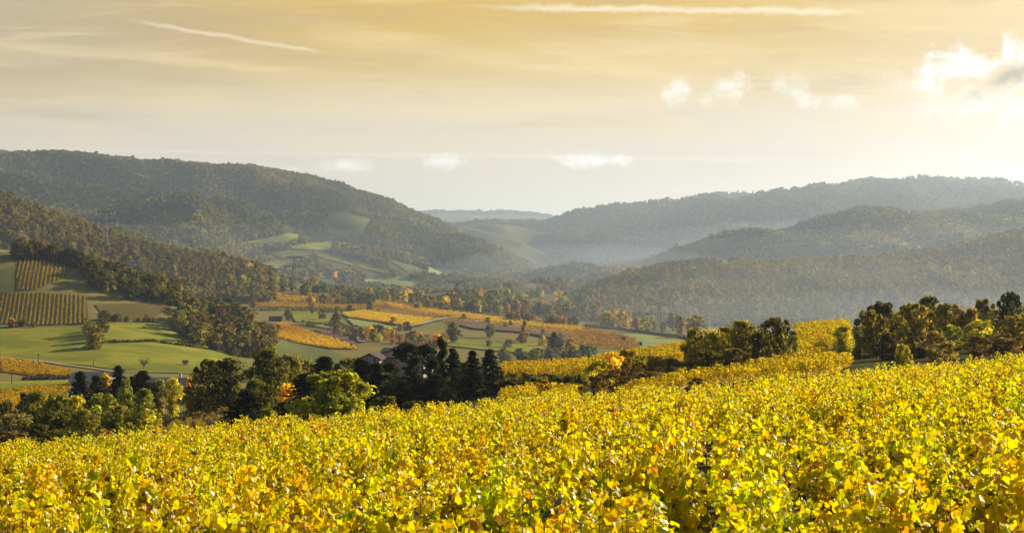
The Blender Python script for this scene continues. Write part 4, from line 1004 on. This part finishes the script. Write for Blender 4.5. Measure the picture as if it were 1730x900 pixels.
hedge([(178, 580), (260, 578), (330, 588)], 1.6, 1.5, (.06, .06, .02), 'low hedge line across the left meadow', 5)
hedge([(290, 545), (340, 574), (400, 604)], 3, 3, (.07, .06, .025), 'brown hedge at the foot of the knoll wood', 6)
hedge([(855, 614), (920, 616), (990, 612)], 1.6, 1.5, (.05, .045, .015), 'dark row edge along the top of the golden plot', 7, 150)
hedge([(846, 654), (915, 653), (990, 652)], 1.6, 3.5, (.06, .06, .02), 'dark hedge bank below the golden plot', 8, 75)
hedge([(60, 637), (120, 640), (40, 642)], 1.2, 1.5, (.06, .06, .03), 'low hedge under the orange vineyard', 9)

# ------------------------------------------------------------------ buildings
def gable(m, x0, x1, y0, y1, z0, z1, rise, along='x'):
    """prism walls with pitched ends"""
    if along == 'x':
        yc = (y0+y1)/2; v = [(x0, y0, z0), (x1, y0, z0), (x1, y1, z0), (x0, y1, z0), (x0, y0, z1), (x1, y0, z1), (x1, y1, z1), (x0, y1, z1), (x0, yc, z1+rise), (x1, yc, z1+rise)]
        m.add(v, [(0, 1, 5, 4), (2, 3, 7, 6), (1, 2, 6, 9, 5), (3, 0, 4, 8, 7), (0, 3, 2, 1)])
    else:
        xc = (x0+x1)/2; v = [(x0, y0, z0), (x1, y0, z0), (x1, y1, z0), (x0, y1, z0), (x0, y0, z1), (x1, y0, z1), (x1, y1, z1), (x0, y1, z1), (xc, y0, z1+rise), (xc, y1, z1+rise)]
        m.add(v, [(0, 1, 5, 8, 4), (1, 2, 6, 5), (2, 3, 7, 9, 6), (3, 0, 4, 7), (0, 3, 2, 1)])
def roofm(m, x0, x1, y0, y1, z1, rise, along='x', o=.45, th=.18):
    if along == 'x':
        yc = (y0+y1)/2; k = rise/((y1-y0)/2); X0, X1 = x0-o, x1+o
        for ya, s in ((y0-o, -1), (y1+o, 1)):
            ze = z1-o*k+.02; zr = z1+rise+.02
            v = [(X0, ya, ze), (X1, ya, ze), (X1, yc, zr), (X0, yc, zr), (X0, ya, ze+th), (X1, ya, ze+th), (X1, yc, zr+th), (X0, yc, zr+th)]
            m.add(v, [(0, 1, 2, 3), (4, 7, 6, 5), (0, 4, 5, 1), (1, 5, 6, 2), (3, 2, 6, 7), (0, 3, 7, 4)])
    else:
        xc = (x0+x1)/2; k = rise/((x1-x0)/2); Y0, Y1 = y0-o, y1+o
        for xa in (x0-o, x1+o):
            ze = z1-o*k+.02; zr = z1+rise+.02
            v = [(xa, Y0, ze), (xa, Y1, ze), (xc, Y1, zr), (xc, Y0, zr), (xa, Y0, ze+th), (xa, Y1, ze+th), (xc, Y1, zr+th), (xc, Y0, zr+th)]
            m.add(v, [(0, 1, 2, 3), (4, 7, 6, 5), (0, 4, 5, 1), (1, 5, 6, 2), (3, 2, 6, 7), (0, 3, 7, 4)])
def window(parent, x, y, z, wd, hh, shut=True):
    f = MB().box(x-wd/2, y-.07, z, x+wd/2, y-.003, z+hh).build('window', M_white, parent)
    MB().box(x-wd/2+.07, y-.085, z+.07, x+wd/2-.07, y-.072, z+hh-.07).build('pane', M_shutter, f)
def house(px, d, w_, dp, hw, rise, rz, wm, rm, label, along='x', wins=(), chim=None, z=None):
    x = sS(px)*d; zz = H1(x, d)-.3 if z is None else z; o = empty('house', (x, d, zz), R(rz)); tag(o, label, 'house')
    m = MB(); gable(m, -w_/2, w_/2, -dp/2, dp/2, 0, hw, rise, along); m.build('wall', wm, o)
    m = MB(); roofm(m, -w_/2, w_/2, -dp/2, dp/2, hw, rise, along); r = m.build('roof', rm, o)
    if chim: cx, ch = chim; c = MB().box(cx-.3, -.35, hw+rise-.6, cx+.3, .35, hw+rise+ch); c.box(cx-.38, -.43, hw+rise+ch, cx+.38, .43, hw+rise+ch+.1); c.build('chimney', M_stonewall, r)
    for wx, wz, ww, wh in wins: window(o, wx, -dp/2, wz, ww, wh)
    return o
# the house behind the pines: a main block and a gabled wing
def mid_house():
    d = 226; x = sS(655)*d; zb = H1(x, d)-.3; o = empty('house', (x, d, zb), R(-10)); tag(o, 'brown roofed house with cream gable and chimney half hidden by the pines', 'house')
    P = d/F; top = lambda y: -(y-HY)*P-zb      # height above the base of a photo row
    xw0, xw1 = (616-655)*P, (648-655)*P
    m = MB(); gable(m, xw0, xw1, -3, 5, 0, top(603.5), top(595.8)-top(603.5), 'y'); m.build('wall', M_render, o)
    m = MB(); roofm(m, xw0, xw1, -3, 5, top(603.5), top(595.8)-top(603.5), 'y', .5); m.build('roof', M_roof, o)
    m = MB(); gable(m, (640-655)*P, (716-655)*P, .5, 9, 0, top(604), top(592)-top(604), 'x'); m.build('wall', M_render, o)
    m = MB(); roofm(m, (640-655)*P, (716-655)*P, .5, 9, top(604), top(592)-top(604), 'x', .5); r = m.build('roof', M_roof, o)
    c = MB().box(.0, 3.6, top(597), .55, 4.2, top(588)); c.box(-.1, 3.5, top(588), .65, 4.3, top(587.2)); c.build('chimney', M_render, r)
    window(o, xw0+2.6, -3, top(612), .7, 1.1); window(o, xw0+1.2, -3, top(613), .7, 1.1)
    window(o, (680-655)*P, .5, top(613), 1.0, 1.3)
mid_house()
house(268, 392, 22, 8, 3.8, 2.3, -2, M_stonewall, M_greyroof, 'long low farmhouse with grey violet roof behind the left spruces', 'x', [(8.2, 1.5, .9, 1.2), (5.5, 1.5, .9, 1.2), (-6, 1.4, 1.4, 1.2), (0, 1.4, .9, 1.2)], (7, 1.4))
house(158, 425, 13.5, 9, 3.0, 2.6, 4, M_stonewall, M_greyroof, 'low outbuilding with grey hipped looking roof left of the long farmhouse', 'x', [(2, 1.2, 1.2, 1.1)])
house(124, 372, 4.4, 5, 2.4, 1.4, 10, M_white, M_greyroof, 'tiny white cottage at the end of the white wall beside the spruce', 'y', [(0, 1.0, .7, .9)])
m = MB(); xx, yy2 = at_ray(108, 651, 330); dd = 372
for i in range(6): m.box(-3+i*1.0, -.12, 0, -2.6+i*1.0, .12, 1.1)
m.box(-3.2, -.1, 0, 2.8, .1, .5); wl = m.build('wall', M_white, None); wl.location = (sS(112)*dd, dd, H1(sS(112)*dd, dd)-.1); tag(wl, 'low white garden wall with piers left of the tiny cottage', 'wall', None, 'thing')
X_, Y_ = at_ray(313, 617, 340); house(313, Y_, 1.7, 1.9, 1.9, .6, 20, M_stonewall, M_roof, 'tiny brown hut alone in the left green meadow', 'x')
X_, Y_ = at_ray(466, 543, 600); house(466, Y_, 10.5, 7, 2.4, 2.4, 5, M_roof, M_roof, 'long dark roofed barn above the orange vineyard', 'x', [(-2, .3, 2.4, 1.9)])
for px, py, ww, rz, lab in [(404, 487, 9, 10, 'white walled house in the trees above the knoll end'), (411, 478, 8, -20, 'small pale house behind the white walled one'), (1104, 524, 9, 15, 'pale house in the misty trees above the pylon foot'),
        (1126, 523, 10, -10, 'second pale house in the misty trees right of the far pylon'), (1100, 541, 9, 5, 'cream house with dark roof left of the far pylon'), (1130, 542, 10, -15, 'wide cream house right of the far pylon'),
        (1086, 558, 8, 0, 'low pale house on the edge of the pale meadow'), (924, 516, 9, 12, 'white house among misty valley trees'), (222, 449, 10, 8, 'pale house below the knoll ridge'), (836, 502, 9, -6, 'grey house among the valley trees')]:
    X_, Y_ = at_ray(px, py, 900); house(px, Y_, ww, 7, 3.6, 2.2, rz, M_white, M_greyroof, lab, 'x', [(-2, 1.2, 1.0, 1.3), (2, 1.2, 1.0, 1.3)])
# small white vehicle in the pale meadow
def white_vehicle():
    X, Y = at_ray(1088, 592, 500); o = empty('van', (X, Y, H1(X, Y)), R(12)); tag(o, 'small white van parked in the pale meadow', 'van')
    m = MB(); prof = [(-1.3, .35), (1.25, .35), (1.3, .9), (1.0, 1.15), (.7, 1.85), (-1.25, 1.9), (-1.3, 1.7)]
    v = [(x, -.8, z) for x, z in prof]+[(x, .8, z) for x, z in prof]; n = len(prof)
    m.add(v, [tuple(range(n))[::-1], tuple(range(n, 2*n))]+[(i, (i+1) % n, (i+1) % n+n, i+n) for i in range(n)]); m.build('body', M_white, o)
    for x in (-.8, .8):
        for y in (-.82, .82): MB().bar((x, y-.1, .33), (x, y+.1, .33), .33, 12).build('wheel', M_shutter, o)
    MB().box(.2, -.806, 1.15, .75, -.803, 1.65).build('window', M_shutter, o)
white_vehicle()

# ------------------------------------------------------------------ pylons and poles
def pylon(px, ytop, ybase, label, yarm, r=.25):
    X, Y = at_ray(px, ybase, 700); z = H1(X, Y)-.5; P = Y/F; h = -(ytop-HY)*P-z; za = -(yarm-HY)*P-z
    o = empty('pylon', (X, Y, z), R(12)); tag(o, label, 'pylon', 'electricity pylons crossing the valley')
    m = MB(); b = 3.8; lv = [(0, b), (h*.30, b*.62), (za-1, b*.36), (h-1, b*.27)]; pts = []
    for (z0, a0), (z1, a1) in zip(lv[:-1], lv[1:]):
        n = max(2, int((z1-z0)/4.5))
        for i in range(n): s = i/n; pts.append((z0+(z1-z0)*s, a0+(a1-a0)*s))
    pts.append(lv[-1]); c = [(-1, -1), (1, -1), (1, 1), (-1, 1)]
    for (z0, a0), (z1, a1) in zip(pts[:-1], pts[1:]):
        for i in range(4):
            (p, q), (p2, q2) = c[i], c[(i+1) % 4]
            m.bar((p*a0, q*a0, z0), (p*a1, q*a1, z1), r*1.2); m.bar((p*a0, q*a0, z0), (p2*a1, q2*a1, z1), r*.7); m.bar((p2*a0, q2*a0, z0), (p*a1, q*a1, z1), r*.7)
    m.build('tower', M_pylon, o)
    for zz, L in ((h-1, 10.5), (za, 14.0)):
        a = MB()
        for s in (-1, 1):
            for y in (-.8, .8): a.bar((0, y, zz+1.2), (s*L, 0, zz), r*1.25); a.bar((0, y, zz-.9), (s*L, 0, zz), r*1.25)
            for k in range(1, 5): f = k/5; a.bar((s*L*f, .8*(1-f), zz+1.2*(1-f)), (s*L*(f+.1), -.8*(1-f), zz-.9*(1-f)), r*.9)
        ar = a.build('crossarm', M_pylon, o)
        for s in (-1, 1):
            for f in (.55, 1.0): MB().bar((s*L*f, 0, zz-.3), (s*L*f, 0, zz-3.2), .38, 6).build('insulator', M_glassglint, ar)
pylon(178, 356, 425, 'hazy pylon rising behind the left wooded ridge', 373)
pylon(497, 433, 492, 'dark pylon with glint white insulators at the foot of the long hill', 450)
pylon(772, 475, 524, 'pale two armed pylon in the hazy trees of mid valley', 491)
pylon(1114, 512, 563, 'misty pylon among the pale houses at the right', 530, .13)
def pole(px, yt, yb, label, arm=True):
    X, Y = at_ray(px, yb, 330); z = H1(X, Y); h = (yb-yt)*Y/F; o = empty('utility_pole', (X, Y, z), .3); tag(o, label, 'utility pole')
    MB().bar((0, 0, -.3), (0, 0, h), .17, 8, .10).build('post', M_bark, o)
    if arm: MB().box(-.9, -.06, h-.55, .9, .06, h-.4).build('crossarm', M_bark, o)
pole(65, 597, 619, 'utility pole with crossarm in the orange vineyard')
pole(2, 607, 629, 'thick utility pole at the left edge of the orange vineyard', False)
pole(158, 607, 621, 'thin utility pole in the bright meadow beside the outbuilding', False)
pole(20, 623, 650, 'thin pole on the grass strip below the orange vineyard')
pole(86, 632, 646, 'short thin pole left of the white garden wall')
pole(944, 572, 598, 'thin pole beside the big blue green conifer', False)

# ------------------------------------------------------------------ air
def zvals(o):
    a = np.empty(len(o.data.vertices)*3, np.float32); o.data.vertices.foreach_get('co', a); return a[2::3]
def air():
    zs = [zvals(o) for o in S.objects if o.type == 'MESH' and o.get('kind') == 'structure' and o.name.split('.')[0] in ('hill', 'valley', 'slope', 'ground')]
    lo = min(z.min() for z in zs)-4; hi = max(z.max() for z in zs)+60
    def vol(name, me, dens, col, g, label):
        m = bpy.data.materials.new(name+' air'); m.use_nodes = True; k = NT(m.node_tree); k.n.clear(); out = k.node('ShaderNodeOutputMaterial')
        p = k.node('ShaderNodeVolumePrincipled'); p.inputs['Color'].default_value = (*col, 1); p.inputs['Density'].default_value = dens; p.inputs['Anisotropy'].default_value = g
        k.l.new(p.outputs[0], out.inputs['Volume'])
        try: m.cycles.homogeneous_volume = True
        except Exception: pass
        me.materials.append(m); o = link(name, me); tag(o, label, 'haze' if name == 'haze' else 'mist', None, 'stuff'); return o
    b = MB().box(-13500, -300, lo, 13500, 15400, hi); me = bpy.data.meshes.new('haze'); me.from_pydata(np.concatenate(b.v).tolist(), [], b.q)
    vol('haze', me, HAZE, (.68, .82, 1.0), .42, 'pale blue evening haze filling the whole valley')
    import bmesh
    def mist(px, Y, z, rx, ry, rz_, dens, label):
        bm = bmesh.new(); bmesh.ops.create_icosphere(bm, subdivisions=4, radius=1); me = bpy.data.meshes.new('mist'); bm.to_mesh(me); bm.free()
        o = vol('mist', me, dens, (.72, .84, 1.0), .42, label); o.location = (sS(px)*Y, Y, z); o.scale = (rx, ry, rz_)
    mist(1540, 1220, -92, 430, 230, 58, .00022, 'bluish mist lying in the hollow behind the right tree group')
    mist(1600, 1300, -92, 520, 330, 125, .00014, 'thin higher mist drifting over the slope behind the right tree group')
    mist(1420, 1180, -95, 300, 170, 90, .00014, 'thin mist tongue over the pale meadow and the misty trees')
    mist(985, 2700, -75, 380, 1100, 100, .00008, 'pale mist filling the valley mouth')
    mist(300, 2230, -10, 480, 260, 70, .00016, 'bluish mist in the hollow behind the left wooded ridge')
    mist(1560, 3500, 0, 1000, 650, 110, .00011, 'thin mist between the low spur and the far hill')
HAZE = 7.6e-5
air()
